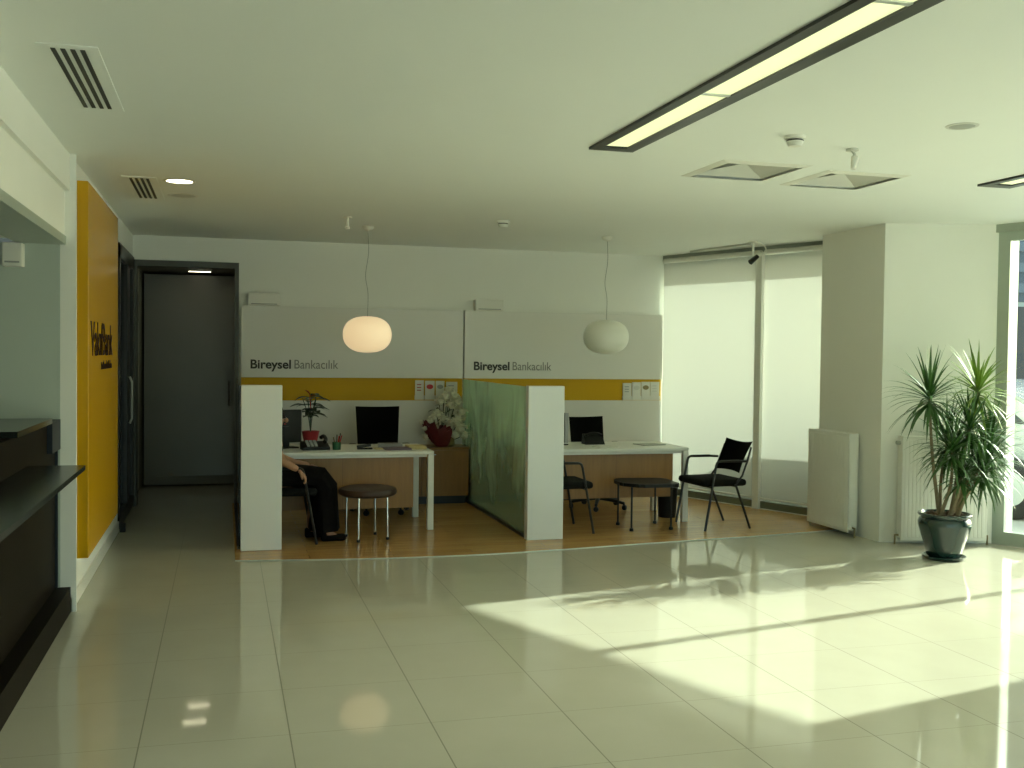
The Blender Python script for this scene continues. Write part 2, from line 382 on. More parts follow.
bm = nb(); fbox(bm, 8.25, 8.5, 0, .2, 0, 2.71); fbox(bm, 11.3, 11.6, 0, .2, 0, 2.71); fbox(bm, 14.4, TB+.2, 0, .2, 0, 2.71); struct('wall_facade_pier_near', bm, 'wall_paint')
window('window_3', 8.5, 11.3, (9.9,), z0=0)
window('window_4', 11.6, 14.4, (13.0,), z0=0)
# wide post inside between the two blinds
bm = nb(); fbox(bm, 1.45, 1.53, -.10, .02, .0, 2.71); struct('trim_5', bm, 'white_enamel')

# ---------------------------------------------------------------- roller blinds
def blind(t0, t1, label):
    r = thing('roller_blind', label, 'blind', F((t0+t1)/2, -.05, 2.7), 0, 'roller blinds')
    loc = r.location.copy()
    def sh(b): bmesh.ops.translate(b, verts=b.verts[:], vec=-loc); return b
    b = nb(); 
    n = 16
    for i in range(n):
        a, c = t0+(t1-t0)*i/n, t0+(t1-t0)*(i+1)/n
        q = [b.verts.new(F(x, -.05+.004*math.sin(x*3), z)) for x, z in ((a, .12), (c, .12), (c, 2.68), (a, 2.68))]; b.faces.new(q)
    bmesh.ops.remove_doubles(b, verts=b.verts[:], dist=1e-4)
    obj('blind_fabric', sh(b), 'blind_fabric', r, True)
    b = nb(); tube(b, [F(t0, -.05, .115), F(t1, -.05, .115)], .012, 8); obj('bottom_bar', sh(b), 'white_plastic', r)
    b = nb(); tube(b, [F(t0-.01, -.03, 2.71), F(t1+.01, -.03, 2.71)], .03, 12); obj('roller', sh(b), 'white_plastic', r)
blind(.07, 1.452, 'wide white roller blind nearest the back corner, pulled down and glowing with sun')
blind(1.528, 2.71, 'white roller blind beside the column, pulled down, right of the metal post')

# ---------------------------------------------------------------- back display boards
def board(x0, x1, tx0, tx1, label):
    r = thing('display_board', label, 'wall panel', ((x0+x1)/2, BACK-.03, 0), 0, 'department boards on the back wall')
    ox = (x0+x1)/2; oy = BACK-.02
    b = nb(); box(b, x0-ox, x1-ox, -.05, .02, 1.335, 2.085); obj('upper_board', b, 'board_white', r)
    b = nb(); box(b, x0-ox, x1-ox, -.02, .02, 1.09, 1.335); obj('yellow_band', b, 'band_yellow', r)
    b = nb(); box(b, x0-ox, x1-ox, -.035, .02, .0, 1.09); obj('lower_board', b, 'board_white', r)
    w = tx1-tx0
    text('bold_lettering', 'Bireysel', 'dark_text', r, (tx0-ox, -.053, 1.43), w*.455, .092, (PI/2,0,0), .025)
    text('light_lettering', 'Bankacılık', 'grey_text', r, (tx0-ox+w*.495, -.053, 1.43), w*.505, .092, (PI/2,0,0), 0)
    return r
board(.175, 2.545, .27, 1.18, 'white department board over a yellow band, behind the lit globe lamp')
board(2.565, 4.925, 2.67, 3.57, 'white department board over a yellow band, behind the unlit globe lamp')

def wbox(x0, x1, z0, z1, label):
    t = thing('wall_unit', label, 'box', ((x0+x1)/2, BACK-.05, z0))
    w = (x1-x0)/2
    b = nb(); rbox(b, -w, w, -.05, .05, 0, z1-z0, .008); obj('casing', b, 'white_plastic', t)
    b = nb(); box(b, -w*.8, w*.8, -.056, -.05, .012, .022); obj('slot', b, 'grey_plastic', t)
wbox(2.68, 3.0, 2.087, 2.21, 'small white box on the wall above the seam between the two boards')
wbox(.24, .57, 2.087, 2.22, 'small pale box on the wall above the left board, by the hall opening')

# leaflets on the yellow band
def leaflet(x, z, w, h, accent, label, grp, blob):
    t = thing('leaflet', label, 'leaflet', (x, BACK-.061, z), 0, grp)
    b = nb(); box(b, -w/2, w/2, -.006, .006, 0, h); box(b, -w/2-.004, w/2+.004, -.016, .009, -.006, .04); obj('card', b, 'paper', t)
    b = nb()
    if blob == 'bars':
        for k in range(3): box(b, -w*.3, w*.2, -.0075, -.006, h*(.45+.15*k), h*(.5+.15*k))
    else: lathe(b, [(0, -.001), (w*.36, -.001), (w*.36, .001), (0, .001)], seg=14); bmesh.ops.transform(b, matrix=Matrix.Translation((0, -.0075, h*.68)) @ Matrix.Rotation(PI/2, 4, 'X') @ Matrix.Diagonal((1, .7, 1, 1)), verts=b.verts[:])
    obj('picture', b, accent, t)
gl = 'leaflets on the yellow band behind the bouquet'
leaflet(2.065, 1.105, .095, .205, 'red_pot', 'white leaflet on the yellow band with small red marks, farthest left of its row', gl, 'bars')
leaflet(2.18, 1.105, .105, .20, 'red', 'white leaflet with a round red picture, on the yellow band', gl, 'disc')
leaflet(2.295, 1.105, .095, .20, 'grey_plastic', 'white leaflet with a dark oval picture, on the yellow band', gl, 'disc')
leaflet(2.425, 1.105, .125, .19, 'monitor_silver', 'wide pale grey leaflet just above the white flowers', gl, 'bars')
gr = 'leaflets on the yellow band by the blinds'
leaflet(4.50, 1.10, .105, .19, 'grey_plastic', 'pale leaflet with a grey bar picture, farthest from the blinds in its row', gr, 'bars')
leaflet(4.615, 1.10, .105, .20, 'vent_grey', 'pale leaflet with a round grey picture, second from the left by the blinds', gr, 'disc')
leaflet(4.73, 1.10, .105, .205, 'brass', 'pale leaflet with a brownish picture, third from the left by the blinds', gr, 'disc')
leaflet(4.845, 1.10, .11, .205, 'vent_grey', 'pale leaflet nearest the blinds on the yellow band', gr, 'bars')

# ---------------------------------------------------------------- yellow wall sign
t = thing('wall_sign', 'tall glossy yellow sign panel with dark bank lettering on the left wall', 'sign', (-.9, 7.75, .32))
b = nb(); rbox(b, .035, .1, -.92, .93, 0, 2.31, .002, 1); box(b, .0, .036, -.45, .5, .3, 2.0); obj('panel', b, 'yellow', t)
text('lettering', 'VakıfBank', 'brown_text', t, (.102, -.81, 1.25), 1.3, .215, (PI/2, 0, PI/2), .012)
b = nb()
for k in range(14):
    y = -.23+k*.05; hgt = random.choice((.035, .05, .06)); box(b, .1, .103, y, y+.028, 1.15, 1.15+hgt)
obj('small_lettering', b, 'brown_text', t)
bm = nb(); box(bm, -.015, .03, -.03, .03, 0, .075); tag(obj('door_stop', bm, 'black_plastic', loc=(-.86, 9.72, 0)), 'small dark stop on the floor at the end of the yellow sign wall', 'door stop')

# ---------------------------------------------------------------- teller counter
t = thing('teller_counter', 'long dark wood teller counter with a projecting ledge at the left edge', 'counter', (-1.3, 4.5, 0))
b = nb(); box(b, -.5, .32, -5, 2.26, .02, 1.17); obj('body', b, 'counter_dark', t)
b = nb(); box(b, -.5, .405, -5, 2.29, 0, .155); obj('plinth', b, 'counter_dark', t)
b = nb(); box(b, .32, .60, -5, 1.36, .97, .995); obj('ledge', b, 'counter_top', t)
b = nb(); box(b, -.6, .35, .92, 1.97, 1.175, 1.205); box(b, -.6, .26, -5, .92, 1.175, 1.205); obj('worktop', b, 'counter_top', t)
b = nb(); box(b, .30, .35, 1.97, 2.28, 1.0, 1.18); obj('end_bracket', b, 'counter_end', t)
b = nb(); box(b, .30, .335, 2.26, 2.29, .16, 1.0); obj('end_panel', b, 'counter_end', t)
t = thing('wall_box', 'small pale box mounted high on the grey wall behind the counter', 'box', (-1.205, 6.74, 2.09))
b = nb(); rbox(b, -.055, .055, -.03, .06, 0, .14, .006); obj('casing', b, 'white_plastic', t)
b = nb(); box(b, -.04, .04, -.034, -.03, .02, .03); obj('slot', b, 'grey_plastic', t)
bm = nb(); tube(bm, [(-.99, 5.0, 2.285), (-.99, 5.0, 2.52)], .006, 6); tag(obj('hanging_rod', bm, 'grey_plastic'), 'thin grey rod hanging in the white soffit above the counter', 'rod')

# ---------------------------------------------------------------- partitions
def partition(x0, x1, gx, glassm, label):
    t = thing('partition', label, 'partition', (x0, 8.55, 0), 0, 'low partitions of the two desk bays')
    b = nb(); rbox(b, 0, x1-x0, 0, .09, .005, 1.335, .004, 1); obj('post_panel', b, 'partition_white', t)
    b = nb(); box(b, gx-x0-.006, gx-x0+.006, .09, 2.65, .02, 1.325); obj('glass_panel', b, glassm, t)
    b = nb(); box(b, gx-x0-.02, gx-x0+.02, .09, 2.65, .005, .03); obj('floor_rail', b, 'black_frame', t)
    return t
partition(.135, .455, .13, 'dark_glass', 'white partition post next to the hall, with a dark side panel, hiding the seated person')
partition(2.52, 2.845, 2.55, 'frosted_glass', 'white partition post with frosted green glass panel between the two desks')

# ---------------------------------------------------------------- desks
def desk(cx, L, y0, y1, label, px0, px1, pz0, wood):
    t = thing('desk', label, 'desk', (cx, (y0+y1)/2, 0), 0, 'desks in the two bays')
    h = (y1-y0)/2; l = L/2
    b = nb(); rbox(b, -l, l, -h, h, .692, .722, .004, 1); obj('desktop', b, 'desk_white', t)
    b = nb(); box(b, -l+.055, l-.055, -h+.04, -h+.06, .665, .692); obj('frame_rail', b, 'desk_white', t)
    b = nb(); box(b, -l+.055, l-.055, h-.06, h-.04, .665, .692); obj('frame_rail', b, 'desk_white', t)
    for sx in (-1, 1):
        for sy in (-1, 1):
            b = nb(); rbox(b, sx*l-(.055 if sx > 0 else 0), sx*l+(0 if sx > 0 else .055), sy*h-(.055 if sy > 0 else 0), sy*h+(0 if sy > 0 else .055), .004, .692, .003, 1)
            obj('leg', b, 'desk_white', t)
    b = nb(); box(b, px0-cx, px1-cx, -h+.10, -h+.12, pz0, .69); obj('modesty_panel', b, wood, t)
    return t
desk(1.03, 1.62, 9.25, 10.06, 'white desk with brown front panel, in the bay with the lit globe lamp', .26, 1.67, .20, 'wood_panel')
desk(3.63, 1.42, 9.22, 10.02, 'white desk with brown front panel, nearest the roller blinds', 3.0, 4.22, .24, 'wood_panel')

def credenza(x0, x1, n, label, m):
    t = thing('credenza', label, 'cabinet', ((x0+x1)/2, 11.0, 0)); w = (x1-x0)/2
    b = nb(); box(b, -w, w, -.17, .2, .09, .585); obj('body', b, m, t)
    b = nb(); box(b, -w+.02, w-.02, -.13, .19, .004, .09); obj('plinth', b, 'black_frame', t)
    b = nb(); rbox(b, -w, w, -.2, .205, .585, .61, .003, 1); obj('top', b, m, t)
    for k in range(n):
        a = -w+2*w*k/n
        b = nb(); box(b, a+.004, a+2*w/n-.004, -.19, -.17, .095, .58); d = obj('door', b, m, t)
        b = nb(); box(b, a+.05, a+.15, -.2, -.19, .53, .54); obj('handle', b, 'alu', d)
credenza(1.0, 2.53, 3, 'low brown cabinet under the white bouquet, behind the left desk', 'wood_panel')
credenza(2.58, 4.3, 3, 'low reddish brown cabinet against the back wall, seen through the green glass', 'wood_red')

# ---------------------------------------------------------------- office chairs
def office_chair(loc, rz, label, backz, topw, arm):
    t = thing('office_chair', label, 'chair', loc, rz, 'swivel chairs behind the desks')   # faces -Y
    b = nb(); 
    for k in range(5):
        a = k*2*PI/5+.3; c, s = math.cos(a), math.sin(a)
        tube(b, [(0,0,.12), (c*.16, s*.16, .10), (c*.29, s*.29, .075)], [.026, .02, .015], 8)
    obj('base', b, 'black_plastic', t)
    for k in range(5):
        a = k*2*PI/5+.3; c, s = math.cos(a), math.sin(a)
        b = nb(); lathe(b, [(0,-.018),(.024,-.018),(.028,-.006),(.028,.006),(.024,.018),(0,.018)], seg=14)
        bmesh.ops.transform(b, matrix=Matrix.Translation((c*.29, s*.29, .034)) @ Matrix.Rotation(a+PI/2, 4, 'Z') @ Matrix.Rotation(PI/2, 4, 'X'), verts=b.verts[:])
        tube(b, [(c*.29, s*.29, .04), (c*.285, s*.285, .08)], .01, 6)
        obj('caster', b, 'black_plastic', t)
    b = nb(); tube(b, [(0,0,.1), (0,0,.40)], .025, 12); obj('gas_column', b, 'black_metal', t)
    b = nb(); rbox(b, -.24, .24, -.24, .23, .41, .49, .03, 3); obj('seat', b, 'black_fabric', t, True)
    b = nb(); zt = backz; n = 8; rows = 8; grid = []
    for j in range(rows+1):
        v = j/rows; z = .54+(zt-.54)*v; w = .20+(topw-.20)*v; row = []
        for i in range(n+1):
            u = -1+2*i/n; y = .24+.06*v - .05*(1-u*u)*-1*.6; row.append((u*w, y-.03*(u*u), z-(.008*(1-u*u) if j == rows else 0)))
        grid.append(row)
    V = [[b.verts.new(p) for p in r] for r in grid]
    for j in range(rows):
        for i in range(n): b.faces.new((V[j][i], V[j][i+1], V[j+1][i+1], V[j+1][i]))
    bmesh.ops.solidify(b, geom=b.faces[:], thickness=.025)
    obj('backrest', b, 'black_fabric', t, True)
    b = nb(); tube(b, [(0,.05,.4), (0,.24,.42), (0,.32,.56), (0,.31,.7)], .016, 8); obj('back_support', b, 'black_plastic', t)
    for s in (-1, 1):
        b = nb(); tube(b, [(s*.2, 0, .43), (s*.27, 0, .45), (s*.27, .02, .66)], .013, 8)
        rbox(b, s*.27-.035, s*.27+.035, -.14, .14, .66, .69, .01); obj('armrest', b, 'black_plastic', t)
office_chair((1.52, 10.36, .004), 0, 'black swivel chair with a square back, behind the left desk', 1.055, .225, 1)
office_chair((3.78, 10.2, .004), math.radians(12), 'black swivel chair turned slightly, behind the desk by the blinds', .95, .21, 1)

# ---------------------------------------------------------------- visitor chairs (facing +X in local space)
def visitor_chair(loc, rz, label):
    t = thing('visitor_chair', label, 'chair', loc, rz, 'black visitor chairs')
    for s in (-1, 1):
        y = s*.275
        b = nb(); tube(b, curve_pts([(.26, y, .003), (.20, y*.99, .33), (.15, y*.97, .60)], 4) + [Vector((.14, y*.97, .625)), Vector((.12, y*.97, .637)), Vector((-.10, y*.97, .637)), Vector((-.18, y*.93, .632))], .0115, 8); obj('leg', b, 'black_metal', t, True)
        b = nb(); tube(b, [(-.24, y*.86, .003), (-.07, y*.9, .42)], .0115, 8); obj('leg', b, 'black_metal', t, True)
        b = nb(); tube(b, [(-.07, y*.9, .415), (-.14, y*.9, .50), (-.19, y*.88, .62), (-.24, y*.84, .76)], .010, 8); obj('back_upright', b, 'black_metal', t, True)
        b = nb(); rbox(b, -.10, .11, y*.97-.018, y*.97+.018, .636, .650, .006); obj('arm_pad', b, 'black_plastic', t)
    b = nb(); rbox(b, -.20, .27, -.245, .245, .40, .465, .03, 3); obj('seat', b, 'black_fabric', t, True)
    b = nb(); tube(b, [(.19, -.27, .40), (.19, .27, .40)], .01, 8); tube(b, [(-.08, -.25, .40), (-.08, .25, .40)], .01, 8); obj('cross_bar', b, 'black_metal', t)
    b = nb(); n = 10; rows = 8; V = []
    for j in range(rows+1):
        v = j/rows; row = []
        for i in range(n+1):
            u = -1+2*i/n
            w = .205 + .03*v**2.2 + .012*(1-v)**4
            z = .53 + .265*v + .022*u*u*(v**3) - .012*u*u*((1-v)**3)
            x = -.145 - .13*v + .05*u*u*.5 - .025*(v-.5)**2
            row.append(b.verts.new((x, u*w, z)))
        V.append(row)
    for j in range(rows):
        for i in range(n): b.faces.new((V[j][i], V[j][i+1], V[j+1][i+1], V[j+1][i]))
    bmesh.ops.solidify(b, geom=b.faces[:], thickness=.022)
    obj('backrest', b, 'black_fabric', t, True)
    return t
vc = visitor_chair((4.49, 8.95, .004), math.radians(184), 'black armchair standing alone in front of the roller blinds, facing left')
c2 = copy_tree(vc); c2.location = (2.94, 9.02, .004); c2.rotation_euler = (0, 0, 0)
c2['label'] = 'black armchair half hidden behind the middle white partition post'
c3 = copy_tree(vc); c3.location = (.49, 9.0, .004); c3.rotation_euler = (0, 0, 0)
c3['label'] = 'black armchair the person in black is sitting on'

# ---------------------------------------------------------------- stool and low table
t = thing('round_stool', 'round dark brown padded stool with four chrome legs', 'stool', (1.2, 8.94, .004))
b = nb(); lathe(b, [(0,.375),(.225,.375),(.245,.39),(.25,.415),(.24,.435),(.2,.447),(0,.45)], seg=40); obj('seat', b, 'leather_brown', t, True)
for sx, sy in ((-.17,.12),(-.10,-.18),(.09,.17),(.16,-.10)):
    b = nb(); tube(b, [(sx*.97, sy*.97, .375), (sx, sy, .02)], .0085, 10); l = obj('leg', b, 'chrome', t, True)
    b = nb(); lathe(b, [(0,0),(.014,0),(.014,.022),(0,.022)], sx, sy, 0, 10); obj('foot', b, 'black_plastic', l)
t = thing('low_table', 'low black square table with thin metal legs between the two armchairs', 'table', (3.79, 8.98, .004), math.radians(-4))
b = nb(); tt = nb(); prism(tt, [(-.27,.12),(-.27,-.10),(-.12,-.26),(.22,-.26),(.27,-.2),(.27,.2),(.2,.26),(-.2,.26)], .405, .435); bmesh.ops.bevel(tt, geom=[e for e in tt.edges if abs(e.verts[0].co.z-e.verts[1].co.z) > .01], offset=.03, segments=3, affect='EDGES'); merge(b, tt)
obj('tabletop', b, 'black_plastic', t)
for sx, sy in ((-.21,.16),(-.19,-.19),(.17,.2),(.2,-.16)):
    b = nb(); tube(b, [(sx, sy, .405), (sx, sy, .03)], .0095, 8); l = obj('leg', b, 'black_metal', t, True)
    b = nb(); lathe(b, [(0,0),(.018,.003),(.02,.015),(.016,.03),(0,.034)], sx, sy, 0, 12); obj('foot', b, 'black_plastic', l, True)
t = thing('waste_bin', 'black round waste bin under the right end of the desk by the blinds', 'bin', (4.27, 9.55, .004))
b = nb(); lathe(b, [(0,0),(.085,0),(.088,.01),(.10,.29),(.106,.295),(.106,.30),(.096,.30),(.082,.02),(0,.018)], seg=28); obj('bin_body', b, 'black_plastic', t, True)
b = nb(); lathe(b, [(.10,.285),(.108,.287),(.108,.303),(.10,.303)], seg=28); obj('rim', b, 'black_metal', t, True)

# ---------------------------------------------------------------- desk-top objects
DT = .722
def monitor(loc, rz, w, h, label, lift=.09):
    t = thing('monitor', label, 'monitor', loc, rz)
    b = nb(); rbox(b, -w/2, w/2, -.02, .02, lift, lift+h, .006); obj('housing', b, 'black_plastic', t)
    b = nb(); box(b, -w/2+.015, w/2-.015, -.022, -.02, lift+.02, lift+h-.015); obj('screen', b, 'screen', t)
    b = nb(); box(b, -w/2-.004, -w/2+.002, -.022, .022, lift, lift+h); obj('side_trim', b, 'monitor_silver', t)
    b = nb(); box(b, w/2-.002, w/2+.004, -.022, .022, lift, lift+h); obj('side_trim', b, 'monitor_silver', t)
    b = nb(); rbox(b, -.11, .11, -.08, .08, 0, .012, .004); box(b, -.03, .03, .02, .04, .01, lift+h*.5); obj('stand', b, 'black_plastic', t)
monitor((.54, 9.74, DT), math.radians(-158), .32, .30, 'black computer monitor at the left end of the left desk, seen from behind', .05)
monitor((3.15, 9.74, DT), math.radians(111), .34, .29, 'black monitor seen edge-on beside the middle white partition post', .03)

t = thing('telephone', 'black desk telephone beside the red flower pot', 'telephone', (.80, 9.55, DT), math.radians(6))
b = nb(); extr(b, [(-.12,-.09,0),(-.12,.09,0),(-.12,.09,.07),(-.12,-.09,.025)], (.24,0,0)); obj('telephone_body', b, 'black_plastic', t)
b = nb(); tube(b, curve_pts([(.07,-.09,.075),(.09,-.04,.095),(.09,.05,.115),(.07,.09,.10)], 4), .018, 10); obj('handset', b, 'black_plastic', t, True)
b = nb()
for i in range(3):
    for j in range(4): box(b, -.08+i*.035, -.055+i*.035, -.06+j*.032, -.04+j*.032, .03+j*.011, .048+j*.011)
obj('keypad', b, 'grey_plastic', t)

t = thing('pen_holder', 'green pen cup with red pens on the left desk', 'pen holder', (.99, 9.5, DT))
b = nb(); lathe(b, [(0,0),(.036,0),(.04,.07),(.037,.07),(.033,.006),(0,.006)], seg=20); obj('cup', b, 'pen_green', t, True)
for k, (dx, dy, m) in enumerate(((-.02,.0,'brass'),(.015,.01,'red'),(.03,-.01,'red'),(.0,-.015,'leaf_dark'),(.025,.02,'black_plastic'))):
    b = nb(); tube(b, [(dx*.4, dy*.4, .01), (dx*1.5, dy*1.5, .115+.008*k)], .005, 6); obj('pen', b, m, t)

t = thing('potted_flower', 'dark leafed plant with a red bloom in a red pot on the left desk', 'plant', (.79, 9.93, DT))
b = nb(); lathe(b, [(0,0),(.055,0),(.08,.13),(.085,.14),(.072,.14),(.06,.12),(0,.12)], seg=24); obj('pot', b, 'red_pot', t, True)
b = nb(); rng = random.Random(3)
stems = []
for k in range(7):
    a = rng.random()*6.28; h = .24+.12*rng.random(); r = .03+.07*rng.random()
    top = Vector((math.cos(a)*r, math.sin(a)*r*.6, .12+h)); stems.append(top)
    tube(b, curve_pts([(0,0,.12), (math.cos(a)*r*.3, math.sin(a)*r*.3, .12+h*.5), top], 3), .004, 5)
obj('stem', b, 'leaf_dark', t)
def broad_leaf(b, p, d, L, w):
    d = Vector(d).normalized(); s = d.cross(Vector((0,0,1))).normalized(); up = s.cross(d)
    prev = None
    for i in range(6):
        v = i/5; c = p + d*L*v - Vector((0,0,1))*L*.35*v*v; ww = w*math.sin(PI*min(.98, v*.9+.08))*.5
        cur = (b.verts.new(c - s*ww + up*ww*.3), b.verts.new(c), b.verts.new(c + s*ww + up*ww*.3))
        if prev: b.faces.new((prev[0], prev[1], cur[1], cur[0])); b.faces.new((prev[1], prev[2], cur[2], cur[1]))
        prev = cur
b = nb()
for st in stems:
    for k in range(4):
        a = rng.random()*6.28; q = .45+.55*rng.random()
        p = Vector((st.x*q, st.y*q, .12+(st.z-.12)*q))
        broad_leaf(b, p, (math.cos(a), math.sin(a)*.7, .25), .10+.05*rng.random(), .08)
for dx, dz, vx in ((.05, .28, 1), (-.06, .36, -1), (.06, .2, 1), (0.03, .36, .4)): broad_leaf(b, Vector((dx*.5, -.03, .1+dz)), (vx, -.3, .1), .13, .07)
obj('leaves', b, 'leaf_dark', t, True)
b = nb(); broad_leaf(b, Vector((-.01, 0, .48)), (-.6, -.2, .9), .10, .05); broad_leaf(b, Vector((-.01, 0, .47)), (.8, -.2, .2), .07, .045); tube(b, [(0,0,.35), (-.01,0,.48)], .004, 5); obj('bloom', b, 'red', t, True)

t = thing('stapler', 'small black stapler lying on the left desk below the chair back', 'stapler', (1.245, 9.5, DT))
b = nb(); rbox(b, -.07, .07, -.02, .02, 0, .015, .004); obj('stapler_base', b, 'black_plastic', t)
b = nb(); rbox(b, -.07, .06, -.017, .017, .02, .045, .008, mx=Matrix.Rotation(math.radians(-6), 4, 'Y')); obj('stapler_arm', b, 'black_metal', t)
def papers(name, loc, rz, w, d, n, m, label, cat='papers'):
    b = nb(); r = random.Random(n)
    for k in range(n): box(b, -w/2, w/2, -d/2, d/2, k*.004, k*.004+.0035, Matrix.Rotation(r.uniform(-.06,.06), 4, 'Z'))
    o = obj(name, b, m, None, loc=loc); o.rotation_euler = (0,0,rz); return tag(o, label, cat)
papers('folder', (1.53, 9.46, DT), .1, .24, .2, 4, 'folder_purple', 'purplish folder lying open near the middle of the left desk', 'folder')
papers('paper_stack', (1.50, 9.66, DT), -.1, .22, .18, 9, 'monitor_silver', 'grey stack of papers just behind the purplish folder')
papers('notebook', (1.72, 9.52, DT), .05, .16, .22, 7, 'paper_cream', 'tan stack of notebooks at the right end of the left desk', 'notebook')
papers('note_pad', (1.37, 9.5, DT), .2, .07, .09, 3, 'paper_cream', 'small tan note pad beside the black stapler', 'note pad')
papers('loose_sheets', (4.09, 9.6, DT), .15, .26, .2, 2, 'grey_plastic', 'grey papers near the right end of the desk by the blinds')
papers('letter_sheets', (3.55, 9.42, DT), .1, .2, .16, 2, 'paper', 'white sheets in the middle of the desk by the blinds')
t = thing('desk_phone', 'dark desk phone in front of the swivel chair by the blinds', 'telephone', (3.55, 9.75, DT), 0)
b = nb(); extr(b, [(-.1,-.07,0),(-.1,.07,0),(-.1,.05,.10),(-.1,.02,.10)], (.2,0,0)); obj('phone_body', b, 'black_plastic', t)
b = nb(); tube(b, curve_pts([(-.09,.0,.085),(-.03,.0,.105),(.04,.0,.105),(.09,.0,.085)], 4), .014, 8); obj('handset', b, 'black_plastic', t, True)

# bouquet on the credenza
t = thing('flower_arrangement', 'tall white flower arrangement with burgundy wrapping on the low cabinet', 'flowers', (2.30, 10.98, .61))
rng = random.Random(11)
b = nb(); lathe(b, [(0,0),(.09,0),(.11,.02),(.10,.10),(.12,.16),(0,.16)], seg=20); obj('basket', b, 'brass', t, True)
def blossom(b, c, r):
    for k in range(9):
        a = k*2.4; e = rng.uniform(.1, 1.2)
        d = Vector((math.cos(a)*math.cos(e), math.sin(a)*math.cos(e)-.25, math.sin(e)))
        broad_leaf(b, Vector(c), d, r*1.5, r*1.3)
    tt = nb(); bmesh.ops.create_icosphere(tt, subdivisions=1, radius=r*.85, matrix=Matrix.Translation(c)); merge(b, tt)
spots = [(.02,.60,.05),(-.02,.54,.055),(.07,.55,.05),(-.07,.49,.05),(.11,.47,.05),(.03,.46,.05),(.16,.38,.05),(-.10,.36,.05),(.18,.30,.05),(.10,.27,.05),(.15,.20,.06),(.09,.13,.05),(-.19,.28,.035),(-.24,.2,.03),(-.14,.32,.04),(.20,.12,.05),(-.22,.11,.04),(-.27,.26,.025),(.12,.38,.045),(-.03,.30,.045)]
b = nb()
for x, z, r in spots: blossom(b, (x, rng.uniform(-.12, -.02), z), r*1.15)
for k in range(14):
    z = rng.uniform(.15, .62); blossom(b, (.04+rng.uniform(-.13, .15), rng.uniform(-.1, .02), z), .05)
obj('white_blossoms', b, 'petal', t, True)
b = nb()
for x, z, r in spots: tube(b, curve_pts([(x*.2, 0, .1), (x*.6, .02, z*.6), (x, -.02, z)], 3), .004, 5)
for k in range(24): broad_leaf(b, Vector((rng.uniform(-.15,.15), rng.uniform(-.04,.05), rng.uniform(.15,.5))), (rng.uniform(-1,1), -.4, rng.uniform(-.1,.8)), .09, .03)
obj('greenery', b, 'leaf_dark', t, True)
b = nb(); n = 22
rings = []
for zz, rr in ((.0,.06),(.05,.10),(.11,.125),(.17,.145),(.215,.15),(.20,.11),(.15,.04)):
    rings.append([b.verts.new((-.05-.25*zz+(rr*(1+.9*zz*math.sin(k*2.9)))*math.cos(2*PI*k/n), -.10+rr*.7*math.sin(2*PI*k/n), .005+zz*(1+.2*math.sin(k*2.2)-.15*math.cos(2*PI*k/n)))) for k in range(n)])
for a, c in zip(rings, rings[1:]):
    for k in range(n): b.faces.new((a[k], a[(k+1) % n], c[(k+1) % n], c[k]))
b.faces.new(rings[-1]); b.faces.new(rings[0][::-1])
obj('wrapping', b, 'burgundy', t, True)

# ---------------------------------------------------------------- pendants
def pendant(x, y, zc, m, label):
    t = thing('pendant_lamp', label, 'pendant lamp', (x, y, CEIL), 0, 'globe pendant lamps')
    b = nb(); lathe(b, [(0,0),(.05,0),(.055,-.008),(.045,-.03),(.012,-.045),(0,-.045)], seg=24); obj('ceiling_cup', b, 'white_plastic', t, True)
    c = nb(); dz = zc+.17-CEIL
    tube(c, curve_pts([(0,0,-.04), (.006,0,dz*.3), (-.02,0,dz*.55), (.004,0,dz*.75), (0,0,dz-.01)], 5), .0028, 6); obj('cord', c, 'grey_plastic', t, True)
    g = nb(); pr = []
    for k in range(25):
        a = -PI/2+PI*k/24; ca, sa = math.cos(a), math.sin(a)
        pr.append((.225*(abs(ca)**.80), .168*math.copysign(abs(sa)**.92, sa)))
    pr[0] = (0, pr[0][1]); pr[-1] = (0, pr[-1][1])
    lathe(g, pr, 0, 0, zc-CEIL, 48); obj('shade', g, m, t, True)
    return t
pendant(1.285, 9.69, 1.775, 'globe_lit', 'flattened globe pendant lamp glowing warm over the left desk')
pendant(3.66, 9.72, 1.79, 'globe_off', 'white globe pendant lamp, unlit, over the desk by the blinds')
# ---------------------------------------------------------------- ceiling fixtures
def linear_light(x0, x1, y0, y1, div, label, ex=0):
    t = thing('ceiling_light', label, 'ceiling light', ((x0+x1)/2, (y0+y1)/2, CEIL), 0, 'black framed strip lights')
    w = (x1-x0)/2; l = (y1-y0)/2; f = .055
    b = nb(); box(b, -w, -w+f, -l, l, -.014, .0); box(b, w-f-.015, w, -l, l, -.014, 0); box(b, -w+f, w-f-.015, l-.09, l, -.014, 0); box(b, -w+f, w-f-.015, -l, -l+.09, -.014, 0); obj('frame', b, 'black_frame', t)
    segs = [-l+.09] + [d-(y0+y1)/2 for d in div] + [l-.09]
    for a, c in zip(segs, segs[1:]):
        b = nb(); box(b, -w+f, w-f-.015, a+.012, c-.012, -.006, .0); obj('diffuser', b, 'linear_lamp', t)
    for d in segs[1:-1]:
        b = nb(); box(b, -w+f, w-f-.015, d-.012, d+.012, -.012, 0); obj('divider', b, 'alu', t)
linear_light(1.985, 2.25, 1.5, 5.59, (2.99, 4.27), 'long black framed strip light lit in the ceiling at the top right')
linear_light(4.87, 5.13, 2.4, 5.93, (3.6, 4.8), 'black framed strip light cut off by the right edge of the photo')

